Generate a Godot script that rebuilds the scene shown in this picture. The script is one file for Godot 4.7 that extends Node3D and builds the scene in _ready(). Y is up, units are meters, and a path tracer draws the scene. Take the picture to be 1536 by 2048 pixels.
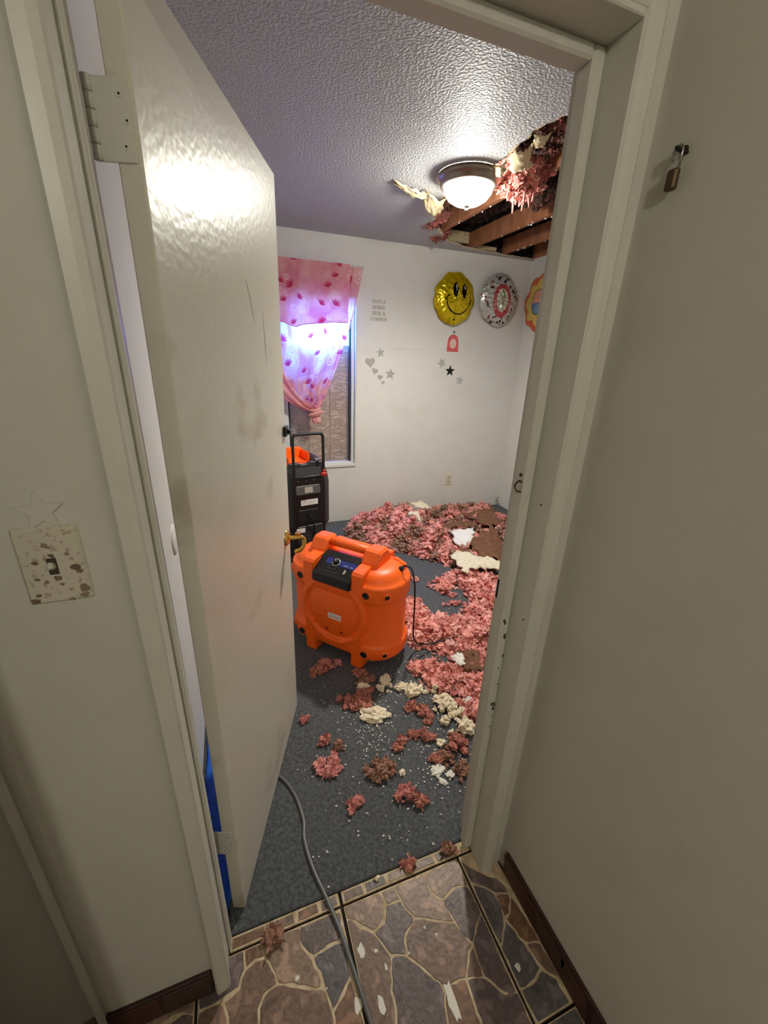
extends Node3D
# A doorway seen from a tiled hall: open door, damaged bedroom, fallen insulation, drying machines.
var M := {}
var ico1: Array
var ico2: Array
var used := {}
var tufts: Array = []
var chunks: Array = []
const FAR := -3.018
const CEIL := 2.434
const RW := 2.815
const LW := -0.226
const HR := 0.705

func _ready():
	# ---- camera, sky, exposure
	var cam := Camera3D.new()
	cam.name = "camera"
	cam.fov = 102.99
	cam.near = 0.02
	cam.transform = Transform3D(Basis(Vector3(0.93728, 0.03363, 0.34696), Vector3(0.09427, 0.93379, -0.34519), Vector3(-0.3356, 0.35625, 0.87205)), Vector3(0, 1.55, 0.651))
	add_child(cam)
	cam.current = true
	var env := Environment.new()
	env.background_mode = Environment.BG_SKY
	var sk := ProceduralSkyMaterial.new()
	sk.sky_top_color = Color(0.22, 0.47, 0.95)
	sk.sky_horizon_color = Color(0.36, 0.64, 1.0)
	sk.ground_horizon_color = Color(0.42, 0.44, 0.46)
	sk.ground_bottom_color = Color(0.25, 0.25, 0.24)
	sk.sky_energy_multiplier = 7.5
	sk.ground_energy_multiplier = 2.0
	var sky := Sky.new()
	sky.sky_material = sk
	env.sky = sky
	env.tonemap_mode = Environment.TONE_MAPPER_LINEAR
	env.tonemap_exposure = 1.08
	env.sdfgi_enabled = true
	env.ssao_enabled = true
	env.ssil_enabled = true
	var we := WorldEnvironment.new()
	we.name = "world"
	we.environment = env
	add_child(we)
	ico1 = ico(1)
	ico2 = ico(2)
	materials()
	for k in 6:
		tufts.append(make_tuft(11 + k * 7))
	structure()
	window_wall()
	hall_floor()
	door_frame()
	door_leaf()
	attic()
	ceiling_lamp(Vector3(1.275, CEIL, -1.615))
	hall_lamp(Vector3(-0.05, CEIL, 2.1))
	curtain()
	air_mover()
	dehumidifier()
	wall_decor()
	hall_things()
	insulation()
	plaster()
	cords()

# ------------------------------------------------------------------ helpers
func numbered(n: String) -> String:
	if not used.has(n):
		used[n] = 0
		return n
	used[n] += 1
	return "%s_%03d" % [n, used[n]]
func thing(n: String, label: String, cat: String, at := Vector3.ZERO, turn := 0.0, group := "") -> Node3D:
	var o := Node3D.new()
	o.name = numbered(n)
	add_child(o)
	o.position = at
	o.rotation.y = turn
	return tag(o, label, cat, group)
func tag(o, label: String, cat := "", group := "", kind := ""):
	if label: o.set_meta("label", label)
	if cat: o.set_meta("category", cat)
	if group: o.set_meta("group", group)
	if kind: o.set_meta("kind", kind)
	return o
func mk(smooth := false) -> SurfaceTool:
	var st := SurfaceTool.new()
	st.begin(Mesh.PRIMITIVE_TRIANGLES)
	st.set_smooth_group(0 if smooth else -1)
	return st
func sg(st: SurfaceTool, smooth: bool): st.set_smooth_group(0 if smooth else -1)
func obj(n: String, st: SurfaceTool, m: Material, parent: Node = null) -> MeshInstance3D:
	st.generate_normals()
	return place(n, st.commit(), m, parent)
func place(n: String, mesh: Mesh, m: Material, parent: Node = null) -> MeshInstance3D:
	var o := MeshInstance3D.new()
	o.mesh = mesh
	o.material_override = m
	o.cast_shadow = GeometryInstance3D.SHADOW_CASTING_SETTING_ON
	if parent == null:
		o.name = numbered(n)
		add_child(o)
	else:
		o.name = n
		parent.add_child(o, true)
	return o
func tri(st: SurfaceTool, a: Vector3, b: Vector3, c: Vector3, out: Vector3):
	# orients the face so that it looks along out (front faces run clockwise)
	st.add_vertex(a)
	if (c - a).cross(b - a).dot(out) >= 0.0:
		st.add_vertex(b); st.add_vertex(c)
	else:
		st.add_vertex(c); st.add_vertex(b)
func quad(st: SurfaceTool, a: Vector3, b: Vector3, c: Vector3, d: Vector3, out: Vector3):
	tri(st, a, b, c, out)
	tri(st, a, c, d, out)
func box(st: SurfaceTool, c: Vector3, s: Vector3, bev := 0.0, bas := Basis.IDENTITY):
	var h := s * 0.5
	bev = min(bev, min(h.x, min(h.y, h.z)) * 0.9)
	var dirs := [Vector3.RIGHT, Vector3.UP, Vector3.BACK]
	var corner := func(sx, sy, sz, axis) -> Vector3:
		var v := Vector3(sx * (h.x - bev), sy * (h.y - bev), sz * (h.z - bev))
		v[axis] = [sx, sy, sz][axis] * h[axis]
		return c + bas * v
	for ax in 3:
		var u: int = (ax + 1) % 3
		var w: int = (ax + 2) % 3
		for s0 in [-1.0, 1.0]:
			var q := []
			for k in [[-1.0, -1.0], [1.0, -1.0], [1.0, 1.0], [-1.0, 1.0]]:
				var sv := Vector3.ZERO
				sv[ax] = s0; sv[u] = k[0]; sv[w] = k[1]
				q.append(corner.call(sv.x, sv.y, sv.z, ax))
			quad(st, q[0], q[1], q[2], q[3], bas * (dirs[ax] * s0))
			if bev > 0.0:
				for s1 in [-1.0, 1.0]:
					# edge between +-ax and +-u, running along w
					var p := []
					for sw in [-1.0, 1.0]:
						var e := Vector3.ZERO
						e[ax] = s0; e[u] = s1; e[w] = sw
						p.append(corner.call(e.x, e.y, e.z, ax))
						p.append(corner.call(e.x, e.y, e.z, u))
					quad(st, p[0], p[1], p[3], p[2], bas * (dirs[ax] * s0 + dirs[u] * s1))
	if bev > 0.0:
		for sx in [-1.0, 1.0]:
			for sy in [-1.0, 1.0]:
				for sz in [-1.0, 1.0]:
					tri(st, corner.call(sx, sy, sz, 0), corner.call(sx, sy, sz, 1), corner.call(sx, sy, sz, 2), bas * Vector3(sx, sy, sz))
func bx(st: SurfaceTool, a: Vector3, b: Vector3, bev := 0.0):
	box(st, (a + b) * 0.5, (b - a).abs(), bev)
func lathe(st: SurfaceTool, prof: Array, n: int, xf := Transform3D.IDENTITY):
	for i in prof.size() - 1:
		var p: Vector2 = prof[i]
		var q: Vector2 = prof[i + 1]
		var e := q - p
		var nr := Vector2(e.y, -e.x)
		for k in n:
			var a0 := TAU * k / n
			var a1 := TAU * (k + 1) / n
			var d0 := Vector3(cos(a0), 0, sin(a0))
			var d1 := Vector3(cos(a1), 0, sin(a1))
			var out := xf.basis * ((d0 + d1).normalized() * nr.x + Vector3.UP * nr.y)
			var a := xf * (d0 * p.x + Vector3.UP * p.y)
			var b := xf * (d1 * p.x + Vector3.UP * p.y)
			var c := xf * (d1 * q.x + Vector3.UP * q.y)
			var d := xf * (d0 * q.x + Vector3.UP * q.y)
			if q.x > 1e-5: tri(st, a, c, d, out)
			if p.x > 1e-5: tri(st, a, b, c, out)
func tube(st: SurfaceTool, pts: Array, r, n := 8, caps := true):
	var t: Vector3 = (pts[1] - pts[0]).normalized()
	var u := t.cross(Vector3.UP)
	if u.length() < 0.05: u = t.cross(Vector3.RIGHT)
	u = u.normalized()
	var rings := []
	for i in pts.size():
		var t2: Vector3 = (pts[min(i + 1, pts.size() - 1)] - pts[max(i - 1, 0)]).normalized()
		u = (u - t2 * u.dot(t2)).normalized()
		var v := t2.cross(u)
		var rr: float = r if r is float else r[i]
		var ring := []
		for k in n:
			var a := TAU * k / n
			ring.append(pts[i] + (u * cos(a) + v * sin(a)) * rr)
		rings.append(ring)
	for i in pts.size() - 1:
		var mid: Vector3 = (pts[i] + pts[i + 1]) * 0.5
		for k in n:
			var k2 := (k + 1) % n
			quad(st, rings[i][k], rings[i][k2], rings[i + 1][k2], rings[i + 1][k], (rings[i][k] + rings[i + 1][k2]) * 0.5 - mid)
	if caps:
		for e in [0, pts.size() - 1]:
			var o: Vector3 = pts[e] - pts[1 if e == 0 else e - 1]
			for k in range(1, n - 1):
				tri(st, rings[e][0], rings[e][k], rings[e][k + 1], o)
func spline(pts: Array, per := 8) -> Array:
	var out := []
	for i in pts.size() - 1:
		var a: Vector3 = pts[max(i - 1, 0)]
		var b: Vector3 = pts[i]
		var c: Vector3 = pts[i + 1]
		var d: Vector3 = pts[min(i + 2, pts.size() - 1)]
		for k in per:
			out.append(b.cubic_interpolate(c, a, d, float(k) / per))
	out.append(pts[-1])
	return out
func prism(st: SurfaceTool, poly: PackedVector2Array, d0: float, d1: float, xf: Transform3D, bev := 0.0):
	# poly in local xy, extruded along local z from d0 to d1, the d1 rim bevelled
	if Geometry2D.is_polygon_clockwise(poly): poly.reverse()
	var top := poly
	if bev > 0.0:
		top = inset(poly, bev)
	var ids := Geometry2D.triangulate_polygon(top)
	var ido := Geometry2D.triangulate_polygon(poly)
	for k in range(0, ids.size(), 3):
		tri(st, xf * v3(top[ids[k]], d1), xf * v3(top[ids[k + 1]], d1), xf * v3(top[ids[k + 2]], d1), xf.basis.z * (d1 - d0))
	for k in range(0, ido.size(), 3):
		tri(st, xf * v3(poly[ido[k]], d0), xf * v3(poly[ido[k + 1]], d0), xf * v3(poly[ido[k + 2]], d0), xf.basis.z * (d0 - d1))
	var dm: float = d1 - sign(d1 - d0) * min(bev, abs(d1 - d0) * 0.8)
	for i in poly.size():
		var j := (i + 1) % poly.size()
		var e := poly[j] - poly[i]
		var o := xf.basis * Vector3(e.y, -e.x, 0)
		quad(st, xf * v3(poly[i], d0), xf * v3(poly[j], d0), xf * v3(poly[j], dm), xf * v3(poly[i], dm), o)
		quad(st, xf * v3(poly[i], dm), xf * v3(poly[j], dm), xf * v3(top[j], d1), xf * v3(top[i], d1), o)
func inset(poly: PackedVector2Array, d: float) -> PackedVector2Array:
	# counter-clockwise polygon, every vertex moved inwards along its bisector
	var out := PackedVector2Array()
	var n := poly.size()
	for i in n:
		var e0 := (poly[i] - poly[(i + n - 1) % n]).normalized()
		var e1 := (poly[(i + 1) % n] - poly[i]).normalized()
		var b := Vector2(-e0.y - e1.y, e0.x + e1.x)
		out.append(poly[i] + b.normalized() * d * min(1.4, 1.0 / max(0.5, b.length() * 0.5)))
	return out
func v3(p: Vector2, z: float) -> Vector3: return Vector3(p.x, p.y, z)
func rng(s: int) -> RandomNumberGenerator:
	var r := RandomNumberGenerator.new()
	r.seed = s
	return r
func fnl(s: int, f: float, type := FastNoiseLite.TYPE_SIMPLEX_SMOOTH, oct := 4) -> FastNoiseLite:
	var n := FastNoiseLite.new()
	n.seed = s
	n.frequency = f
	n.noise_type = type
	n.fractal_octaves = oct
	return n
func ico(sub: int) -> Array:
	var t := (1.0 + sqrt(5.0)) / 2.0
	var v := [Vector3(-1, t, 0), Vector3(1, t, 0), Vector3(-1, -t, 0), Vector3(1, -t, 0), Vector3(0, -1, t), Vector3(0, 1, t), Vector3(0, -1, -t), Vector3(0, 1, -t), Vector3(t, 0, -1), Vector3(t, 0, 1), Vector3(-t, 0, -1), Vector3(-t, 0, 1)]
	for i in v.size(): v[i] = v[i].normalized()
	var f := [[0, 11, 5], [0, 5, 1], [0, 1, 7], [0, 7, 10], [0, 10, 11], [1, 5, 9], [5, 11, 4], [11, 10, 2], [10, 7, 6], [7, 1, 8], [3, 9, 4], [3, 4, 2], [3, 2, 6], [3, 6, 8], [3, 8, 9], [4, 9, 5], [2, 4, 11], [6, 2, 10], [8, 6, 7], [9, 8, 1]]
	for s in sub:
		var cache := {}
		var g := []
		for q in f:
			var m := []
			for k in 3:
				var a: int = min(q[k], q[(k + 1) % 3])
				var b: int = max(q[k], q[(k + 1) % 3])
				var key := a * 100000 + b
				if not cache.has(key):
					cache[key] = v.size()
					v.append(((v[a] + v[b]) * 0.5).normalized())
				m.append(cache[key])
			g.append([q[0], m[0], m[2]]); g.append([q[1], m[1], m[0]]); g.append([q[2], m[2], m[1]]); g.append(m)
		f = g
	return [v, f]
func blob(st: SurfaceTool, src: Array, xf: Transform3D, amp: float, sd: int, freq := 1.3, shade := 0.0):
	var n := fnl(sd, freq, FastNoiseLite.TYPE_SIMPLEX, 3)
	var p := []
	var tone := []
	for v in src[0]:
		var k := n.get_noise_3dv(v * 1.0)
		p.append(xf * (v * (1.0 + amp * k * 1.6)))
		tone.append(1.0 + shade * n.get_noise_3dv(v * 2.3 + Vector3(9, 3, 1)))
	var c: Vector3 = xf.origin
	for f in src[1]:
		var a: Vector3 = p[f[0]]
		var b: Vector3 = p[f[1]]
		var d: Vector3 = p[f[2]]
		if shade > 0.0: st.set_color(Color(tone[f[0]], tone[f[0]], tone[f[0]]))
		tri(st, a, b, d, (a + b + d) / 3.0 - c)
func star_poly(r: float, inner := 0.42, rot := 0.0) -> PackedVector2Array:
	var p := PackedVector2Array()
	for k in 10:
		var a := PI / 2 + rot + k * PI / 5
		p.append(Vector2(cos(a), sin(a)) * (r if k % 2 == 0 else r * inner))
	return p
func heart_poly(r: float) -> PackedVector2Array:
	var p := PackedVector2Array()
	for k in 24:
		var t := TAU * k / 24.0
		p.append(Vector2(16 * pow(sin(t), 3), 13 * cos(t) - 5 * cos(2 * t) - 2 * cos(3 * t) - cos(4 * t)) * r / 16.0)
	return p
func round_rect(w: float, h: float, r: float, n := 5) -> PackedVector2Array:
	var p := PackedVector2Array()
	for c in [[1, 1, 0.0], [-1, 1, 0.5], [-1, -1, 1.0], [1, -1, 1.5]]:
		for k in n + 1:
			var a: float = PI * (c[2] + 0.5 * k / n)
			p.append(Vector2(c[0] * (w / 2 - r) + cos(a) * r, c[1] * (h / 2 - r) + sin(a) * r))
	return p
func on_far(x: float, y: float, turn := 0.0, off := 0.0) -> Transform3D:
	return Transform3D(Basis(Vector3.BACK, turn), Vector3(x, y, FAR + off))

# ------------------------------------------------------------------ materials
func ntex(f: float, cols: Array, sd: int, type := FastNoiseLite.TYPE_SIMPLEX_SMOOTH, size := 512, oct := 5, offs: Array = []) -> NoiseTexture2D:
	var t := NoiseTexture2D.new()
	t.width = size
	t.height = size
	t.seamless = true
	t.noise = fnl(sd, f, type, oct)
	var g := Gradient.new()
	var o := PackedFloat32Array()
	for k in cols.size(): o.append(offs[k] if offs else float(k) / max(1, cols.size() - 1))
	g.offsets = o
	g.colors = PackedColorArray(cols)
	t.color_ramp = g
	return t
func mat(c: Color, rough := 0.7, metal := 0.0, tex: Texture2D = null, scale := 1.0, bump: Texture2D = null, depth := 0.0, world := true) -> StandardMaterial3D:
	var m := StandardMaterial3D.new()
	m.albedo_color = c
	m.roughness = rough
	m.metallic = metal
	if tex: m.albedo_texture = tex
	if bump:
		m.heightmap_enabled = true
		m.heightmap_texture = bump
		m.heightmap_scale = depth
	if tex or bump:
		m.uv1_triplanar = true
		m.uv1_world_triplanar = world
		m.uv1_scale = Vector3.ONE * scale
	return m
func g(v: float) -> Color: return Color(v, v, v)
func materials():
	var fine := ntex(0.05, [g(0), g(1)], 3)
	var speck := ntex(0.12, [g(0), g(1)], 5, FastNoiseLite.TYPE_SIMPLEX_SMOOTH, 512, 3)
	var knock := ntex(0.035, [g(0), g(0.05), g(0.85), g(1)], 8, FastNoiseLite.TYPE_SIMPLEX_SMOOTH, 1024, 3, [0.0, 0.42, 0.62, 1.0])
	var paint := ntex(0.008, [Color(0.975, 0.97, 0.96), Color(1, 1, 1), Color(0.985, 0.98, 0.975)], 21, FastNoiseLite.TYPE_SIMPLEX_SMOOTH, 512, 4)
	M.wall = mat(Color(0.835, 0.83, 0.815), 0.75, 0, paint, 0.6, fine, 0.05)
	M.hall = mat(Color(0.80, 0.785, 0.745), 0.6, 0, paint, 0.7, fine, 0.05)
	M.ceiling = mat(Color(0.69, 0.69, 0.70), 0.52, 0, null, 1.9, knock, 0.4)
	M.gypsum = mat(Color(0.82, 0.76, 0.63), 0.9, 0, ntex(0.02, [Color(0.7, 0.62, 0.5), g(1.0), Color(0.9, 0.84, 0.72)], 4), 3.0)
	M.trim = mat(Color(0.81, 0.80, 0.76), 0.36, 0, paint, 1.3, fine, 0.03)
	M.door = mat(Color(0.82, 0.80, 0.745), 0.32, 0, ntex(0.006, [Color(0.80, 0.77, 0.70), g(1), g(1), Color(0.97, 0.96, 0.93)], 33, FastNoiseLite.TYPE_SIMPLEX_SMOOTH, 512, 5, [0.0, 0.22, 0.7, 1.0]), 0.8, speck, 0.06)
	M.grime = mat(Color(0.27, 0.23, 0.17), 0.9)
	M.scuff = mat(Color(0.55, 0.52, 0.46), 0.7)
	M.dark = mat(Color(0.05, 0.045, 0.04), 0.9)
	M.carpet = mat(g(1), 1.0, 0, ntex(0.055, [Color(0.25, 0.255, 0.265), Color(0.33, 0.338, 0.352), Color(0.385, 0.394, 0.41), Color(0.48, 0.487, 0.50)], 41, FastNoiseLite.TYPE_SIMPLEX_SMOOTH, 1024, 6), 1.0, ntex(0.33, [g(0), g(1)], 6, FastNoiseLite.TYPE_SIMPLEX_SMOOTH, 1024, 2), 0.7)
	M.blue = mat(Color(0.17, 0.46, 0.98), 0.7, 0, ntex(0.02, [g(0.75), g(1)], 9), 2.0, fine, 0.3)
	M.grout = mat(Color(0.86, 0.79, 0.68), 0.7, 0, ntex(0.02, [Color(0.75, 0.7, 0.62), g(1)], 14), 3.0)
	M.joint = mat(Color(0.13, 0.09, 0.07), 0.9)
	M.stone = []
	for k in 5:
		var a: Color = [Color(0.50, 0.40, 0.34), Color(0.42, 0.36, 0.35), Color(0.57, 0.47, 0.40), Color(0.49, 0.37, 0.29), Color(0.385, 0.36, 0.365)][k]
		M.stone.append(mat(g(1), 0.42, 0, ntex(0.014, [a * 0.72, a, a * 0.85, a * 1.22, a], 50 + k, FastNoiseLite.TYPE_SIMPLEX_SMOOTH, 512, 6, [0.1, 0.35, 0.5, 0.75, 0.95]), 2.2, fine, 0.05))
	M.base = mat(Color(0.27, 0.15, 0.11), 0.45, 0, ntex(0.02, [g(0.6), g(1.1)], 15), 2.5)
	M.base_stone = [mat(Color(0.34, 0.20, 0.15), 0.4, 0, fine, 1.0), mat(Color(0.30, 0.20, 0.17), 0.4, 0, fine, 1.3)]
	for m in M.base_stone:
		m.albedo_texture = ntex(0.02, [g(0.7), g(1.0)], 16)
	M.wood = mat(g(1), 0.8, 0, wood_tex(Color(0.66, 0.44, 0.30), Color(0.53, 0.33, 0.21), 7), 1.0)
	M.wood.uv1_scale = Vector3(2.2, 2.2, 0.6)
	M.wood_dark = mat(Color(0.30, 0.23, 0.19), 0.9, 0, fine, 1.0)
	M.osb = mat(g(1), 0.85)
	M.osb.albedo_texture = osb_tex()
	M.alu = mat(Color(0.82, 0.83, 0.84), 0.4, 0.1)
	M.alu_dark = mat(Color(0.22, 0.21, 0.20), 0.5, 0.3)
	M.glass = mat(Color(0.9, 0.95, 1.0, 0.06), 0.02)
	M.glass.transparency = BaseMaterial3D.TRANSPARENCY_ALPHA
	M.bronze = mat(Color(0.55, 0.50, 0.45), 0.32, 0.8)
	M.brass = mat(Color(0.86, 0.68, 0.36), 0.22, 1.0)
	M.old_brass = mat(Color(0.36, 0.30, 0.22), 0.45, 0.8)
	M.steel = mat(Color(0.62, 0.62, 0.60), 0.3, 0.9)
	M.orange = mat(Color(1.0, 0.40, 0.05), 0.42, 0, null, 3.0, fine, 0.02, false)
	M.black = mat(Color(0.045, 0.045, 0.05), 0.38)
	M.black_matt = mat(Color(0.03, 0.03, 0.032), 0.6)
	M.charcoal = mat(Color(0.16, 0.155, 0.16), 0.5, 0, null, 4.0, speck, 0.03, false)
	M.grey = mat(Color(0.30, 0.30, 0.30), 0.45)
	M.silver = mat(Color(0.75, 0.74, 0.70), 0.25, 0.6)
	M.panel_blue = mat(Color(0.16, 0.20, 0.48), 0.35)
	M.red = mat(Color(0.62, 0.08, 0.07), 0.5)
	M.white = mat(Color(0.88, 0.87, 0.85), 0.5)
	M.paper = mat(Color(0.88, 0.84, 0.74), 0.85, 0, ntex(0.02, [Color(0.85, 0.78, 0.66), g(1), g(1)], 17), 4.0)
	M.kraft = mat(Color(0.47, 0.31, 0.20), 0.85, 0, ntex(0.012, [g(0.7), g(1.1)], 18), 3.0)
	M.plaster = mat(Color(0.92, 0.87, 0.77), 0.95, 0, ntex(0.03, [Color(0.8, 0.72, 0.6), g(1), g(1.05)], 19), 6.0)
	M.plaster_white = mat(Color(0.88, 0.86, 0.82), 0.9)
	M.mirror = mat(Color(0.74, 0.73, 0.72), 0.3, 0.45)
	M.letter = mat(Color(0.52, 0.50, 0.47), 0.3, 0.5)
	M.mirror_dark = mat(Color(0.03, 0.035, 0.035), 0.12, 0.4)
	M.cord = mat(Color(0.40, 0.40, 0.40), 0.35)
	M.label = mat(g(1), 0.5)
	M.label.albedo_texture = label_tex()
	M.fluff = []
	for c in [Color(0.86, 0.57, 0.55), Color(0.79, 0.50, 0.47), Color(0.72, 0.46, 0.40), Color(0.62, 0.45, 0.38), Color(0.93, 0.68, 0.65)]:
		var m := mat(c, 1.0)
		m.vertex_color_use_as_albedo = true
		M.fluff.append(m)
	M.fluff_white = mat(g(1), 1.0)
	M.fluff_white.vertex_color_use_as_albedo = true
func wood_tex(a: Color, b: Color, sd: int) -> ImageTexture:
	var n := fnl(sd, 0.012, FastNoiseLite.TYPE_SIMPLEX_SMOOTH, 4)
	var im := Image.create(256, 256, false, Image.FORMAT_RGB8)
	for y in 256:
		for x in 256:
			var s := 0.5 + 0.5 * sin(x * 0.22 + n.get_noise_2d(x * 3.0, y * 0.4) * 7.0)
			var f := n.get_noise_2d(x * 14.0, y * 0.8) * 0.35
			im.set_pixel(x, y, a.lerp(b, clamp(s * 0.55 + 0.25 + f, 0.0, 1.0)))
	im.generate_mipmaps()
	return ImageTexture.create_from_image(im)
func osb_tex() -> ImageTexture:
	var im := Image.create(512, 512, false, Image.FORMAT_RGB8)
	im.fill(Color(0.60, 0.47, 0.36))
	var r := rng(77)
	for k in 2600:
		var c := Color(0.74, 0.59, 0.46).lerp(Color(0.52, 0.39, 0.29), r.randf())
		if r.randf() < 0.2: c = Color(0.82, 0.68, 0.54)
		var p := Vector2(r.randf() * 512, r.randf() * 512)
		var a := r.randf_range(-0.55, 0.55) + (PI / 2 if r.randf() < 0.12 else 0.0)
		var l := r.randi_range(14, 54)
		var w := r.randi_range(2, 6)
		for i in l:
			var q := p + Vector2(cos(a), sin(a)) * i
			for j in w:
				im.set_pixel(posmod(int(q.x - sin(a) * j), 512), posmod(int(q.y + cos(a) * j), 512), c * (0.85 if j == 0 else 1.0))
	return ImageTexture.create_from_image(im)
func label_tex() -> ImageTexture:
	var im := Image.create(128, 64, false, Image.FORMAT_RGB8)
	im.fill(Color(0.9, 0.9, 0.88))
	var r := rng(5)
	for row in 6:
		var x := 8
		while x < 112:
			var w := r.randi_range(2, 7)
			im.fill_rect(Rect2i(x, 12 + row * 8, w, 3), Color(0.35, 0.35, 0.36))
			x += w + r.randi_range(2, 4)
	im.fill_rect(Rect2i(6, 4, 34, 5), Color(0.75, 0.2, 0.15))
	return ImageTexture.create_from_image(im)

# ------------------------------------------------------------------ the shell
func struct(n: String, st: SurfaceTool, m: Material, label: String, cat: String) -> MeshInstance3D:
	return tag(obj(n, st, m), label, cat, "", "structure")
func structure():
	var st := mk()
	bx(st, Vector3(-1.7, -0.15, -3.2), Vector3(2.95, -0.008, 4.6))
	var fl := struct("floor", st, M.joint, "hall floor of cream grouted stone pattern tiles by the doorway", "floor")
	M.floor_node = fl
	# carpet lies on the floor of the room
	st = mk()
	bx(st, Vector3(LW, -0.008, FAR), Vector3(RW, 0.006, -0.092), 0.004)
	tag(obj("carpet", st, M.carpet), "dirty dark grey carpet covering the bedroom floor", "carpet")
	st = mk()
	bx(st, Vector3(LW - 0.1, -0.02, FAR - 0.1), Vector3(LW, CEIL + 0.02, -0.12))
	struct("wall_left", st, M.wall, "white bedroom wall seen through the gap behind the door", "wall")
	st = mk()
	bx(st, Vector3(RW, -0.02, FAR - 0.1), Vector3(RW + 0.1, CEIL + 0.02, -0.12))
	struct("wall_right", st, M.wall, "white bedroom wall on the right beyond the corner", "wall")
	# wall with the doorway: core, and the hall-side panels
	st = mk()
	bx(st, Vector3(LW - 0.2, -0.02, -0.13), Vector3(-0.1725, CEIL + 0.02, -0.008))
	bx(st, Vector3(-0.1725, -0.02, -0.13), Vector3(-0.15, CEIL + 0.02, -0.06))
	bx(st, Vector3(0.645, -0.02, -0.13), Vector3(RW + 0.1, CEIL + 0.02, 0.0))
	bx(st, Vector3(-0.145, 2.048, -0.13), Vector3(0.645, CEIL + 0.02, 0.0))
	# left hall panel with a rounded outer corner
	bx(st, Vector3(-0.385, 0.088, -0.008), Vector3(-0.172, CEIL, 0.0))
	sg(st, true)
	for k in 6:
		var a0 := PI / 2 + PI / 2 * k / 6
		var a1 := PI / 2 + PI / 2 * (k + 1) / 6
		var c := Vector3(-0.385, 0, -0.04)
		var d0 := Vector3(cos(a0), 0, sin(a0))
		var d1 := Vector3(cos(a1), 0, sin(a1))
		quad(st, c + d0 * 0.04 + Vector3(0, 0, 0), c + d1 * 0.04, c + d1 * 0.04 + Vector3(0, CEIL, 0), c + d0 * 0.04 + Vector3(0, CEIL, 0), d0 + d1)
	struct("wall_doorway", st, M.hall, "beige hall wall around the door frame with a rounded corner", "wall")
	st = mk()
	bx(st, Vector3(HR, -0.02, 0.0), Vector3(HR + 0.1, CEIL, 4.5))
	struct("wall_hall", st, M.hall, "long beige hall wall right of the doorway with a padlock on it", "wall")
	st = mk()
	bx(st, Vector3(-1.6, -0.02, -0.13), Vector3(-0.426, CEIL, -0.045))
	bx(st, Vector3(-1.7, -0.02, -0.13), Vector3(-1.6, CEIL, 0.6))
	struct("wall_passage", st, M.hall, "dark wall set back left of the rounded wall corner", "wall")
	st = mk()
	bx(st, Vector3(-0.42, -0.02, 0.40), Vector3(-0.30, CEIL, 4.5), 0.01)
	bx(st, Vector3(-1.7, -0.02, 0.40), Vector3(-0.42, CEIL, 0.52))
	bx(st, Vector3(-0.42, -0.02, 4.5), Vector3(HR + 0.1, CEIL, 4.6))
	struct("wall_back", st, M.hall, "hall walls behind the camera", "wall")
	st = mk()
	bx(st, Vector3(-1.7, CEIL, 0.0), Vector3(HR + 0.1, CEIL + 0.1, 4.6))
	bx(st, Vector3(-1.7, CEIL, -0.13), Vector3(LW - 0.15, CEIL + 0.1, 0.0))
	struct("ceiling_hall", st, M.hall, "flat hall ceiling above the doorway", "ceiling")
	# bits of grime on the left panel's lower edge and tile skirtings
	for s in [["baseboard_right", Vector3(HR - 0.009, 0, 0.03), Vector3(HR, 0.092, 4.5)], ["baseboard_left", Vector3(-0.40, 0, -0.004), Vector3(-0.174, 0.092, 0.009)]]:
		st = mk()
		bx(st, s[1], s[2], 0.002)
		var b := struct(s[0], st, M.base, "dark brown tile skirting along the hall wall beside the door frame, " + ("right side" if s[0] == "baseboard_right" else "left side"), "skirting")
		var n := 5 if s[0] == "baseboard_right" else 2
		var r := rng(12)
		var pos := 0.0
		for k in n:
			var w := r.randf_range(0.09, 0.15)
			st = mk()
			if n == 5:
				prism(st, PackedVector2Array([Vector2(pos + 0.045, 0.006), Vector2(pos + w + 0.035, 0.006), Vector2(pos + w + 0.035 + r.randf_range(-0.02, 0.02), 0.075), Vector2(pos + 0.045 + r.randf_range(-0.02, 0.02), 0.078)]), 0.0, 0.0022, Transform3D(Basis(Vector3.UP, -PI / 2), Vector3(HR - 0.009, 0, 0)), 0.001)
			else:
				prism(st, PackedVector2Array([Vector2(-0.396 + k * 0.112, 0.004), Vector2(-0.290 + k * 0.112, 0.004), Vector2(-0.294 + k * 0.112, 0.084), Vector2(-0.394 + k * 0.112, 0.084)]), 0.0, 0.0022, Transform3D(Basis.IDENTITY, Vector3(0, 0, 0.009)), 0.001)
			obj("stone", st, M.base_stone[k % 2], b)
			pos += w
	# room ceiling with the broken hole
	var edge := hole_edge()
	var poly := PackedVector2Array([Vector2(RW, FAR), Vector2(LW, FAR), Vector2(LW, -0.12), Vector2(RW, -0.12)])
	for p in edge: poly.append(p)
	st = mk()
	prism(st, poly, 0.0, 0.014, Transform3D(Basis(Vector3.RIGHT, Vector3(0, 0, 1), Vector3.UP), Vector3(0, CEIL, 0)))
	M.ceiling_node = struct("ceiling", st, M.ceiling, "shiny knockdown textured bedroom ceiling with a ragged hole broken through it", "ceiling")
	# attic shell above the room
	st = mk()
	bx(st, Vector3(LW - 0.1, 2.95, FAR - 0.1), Vector3(RW + 0.1, 3.0, 0.0))
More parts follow.
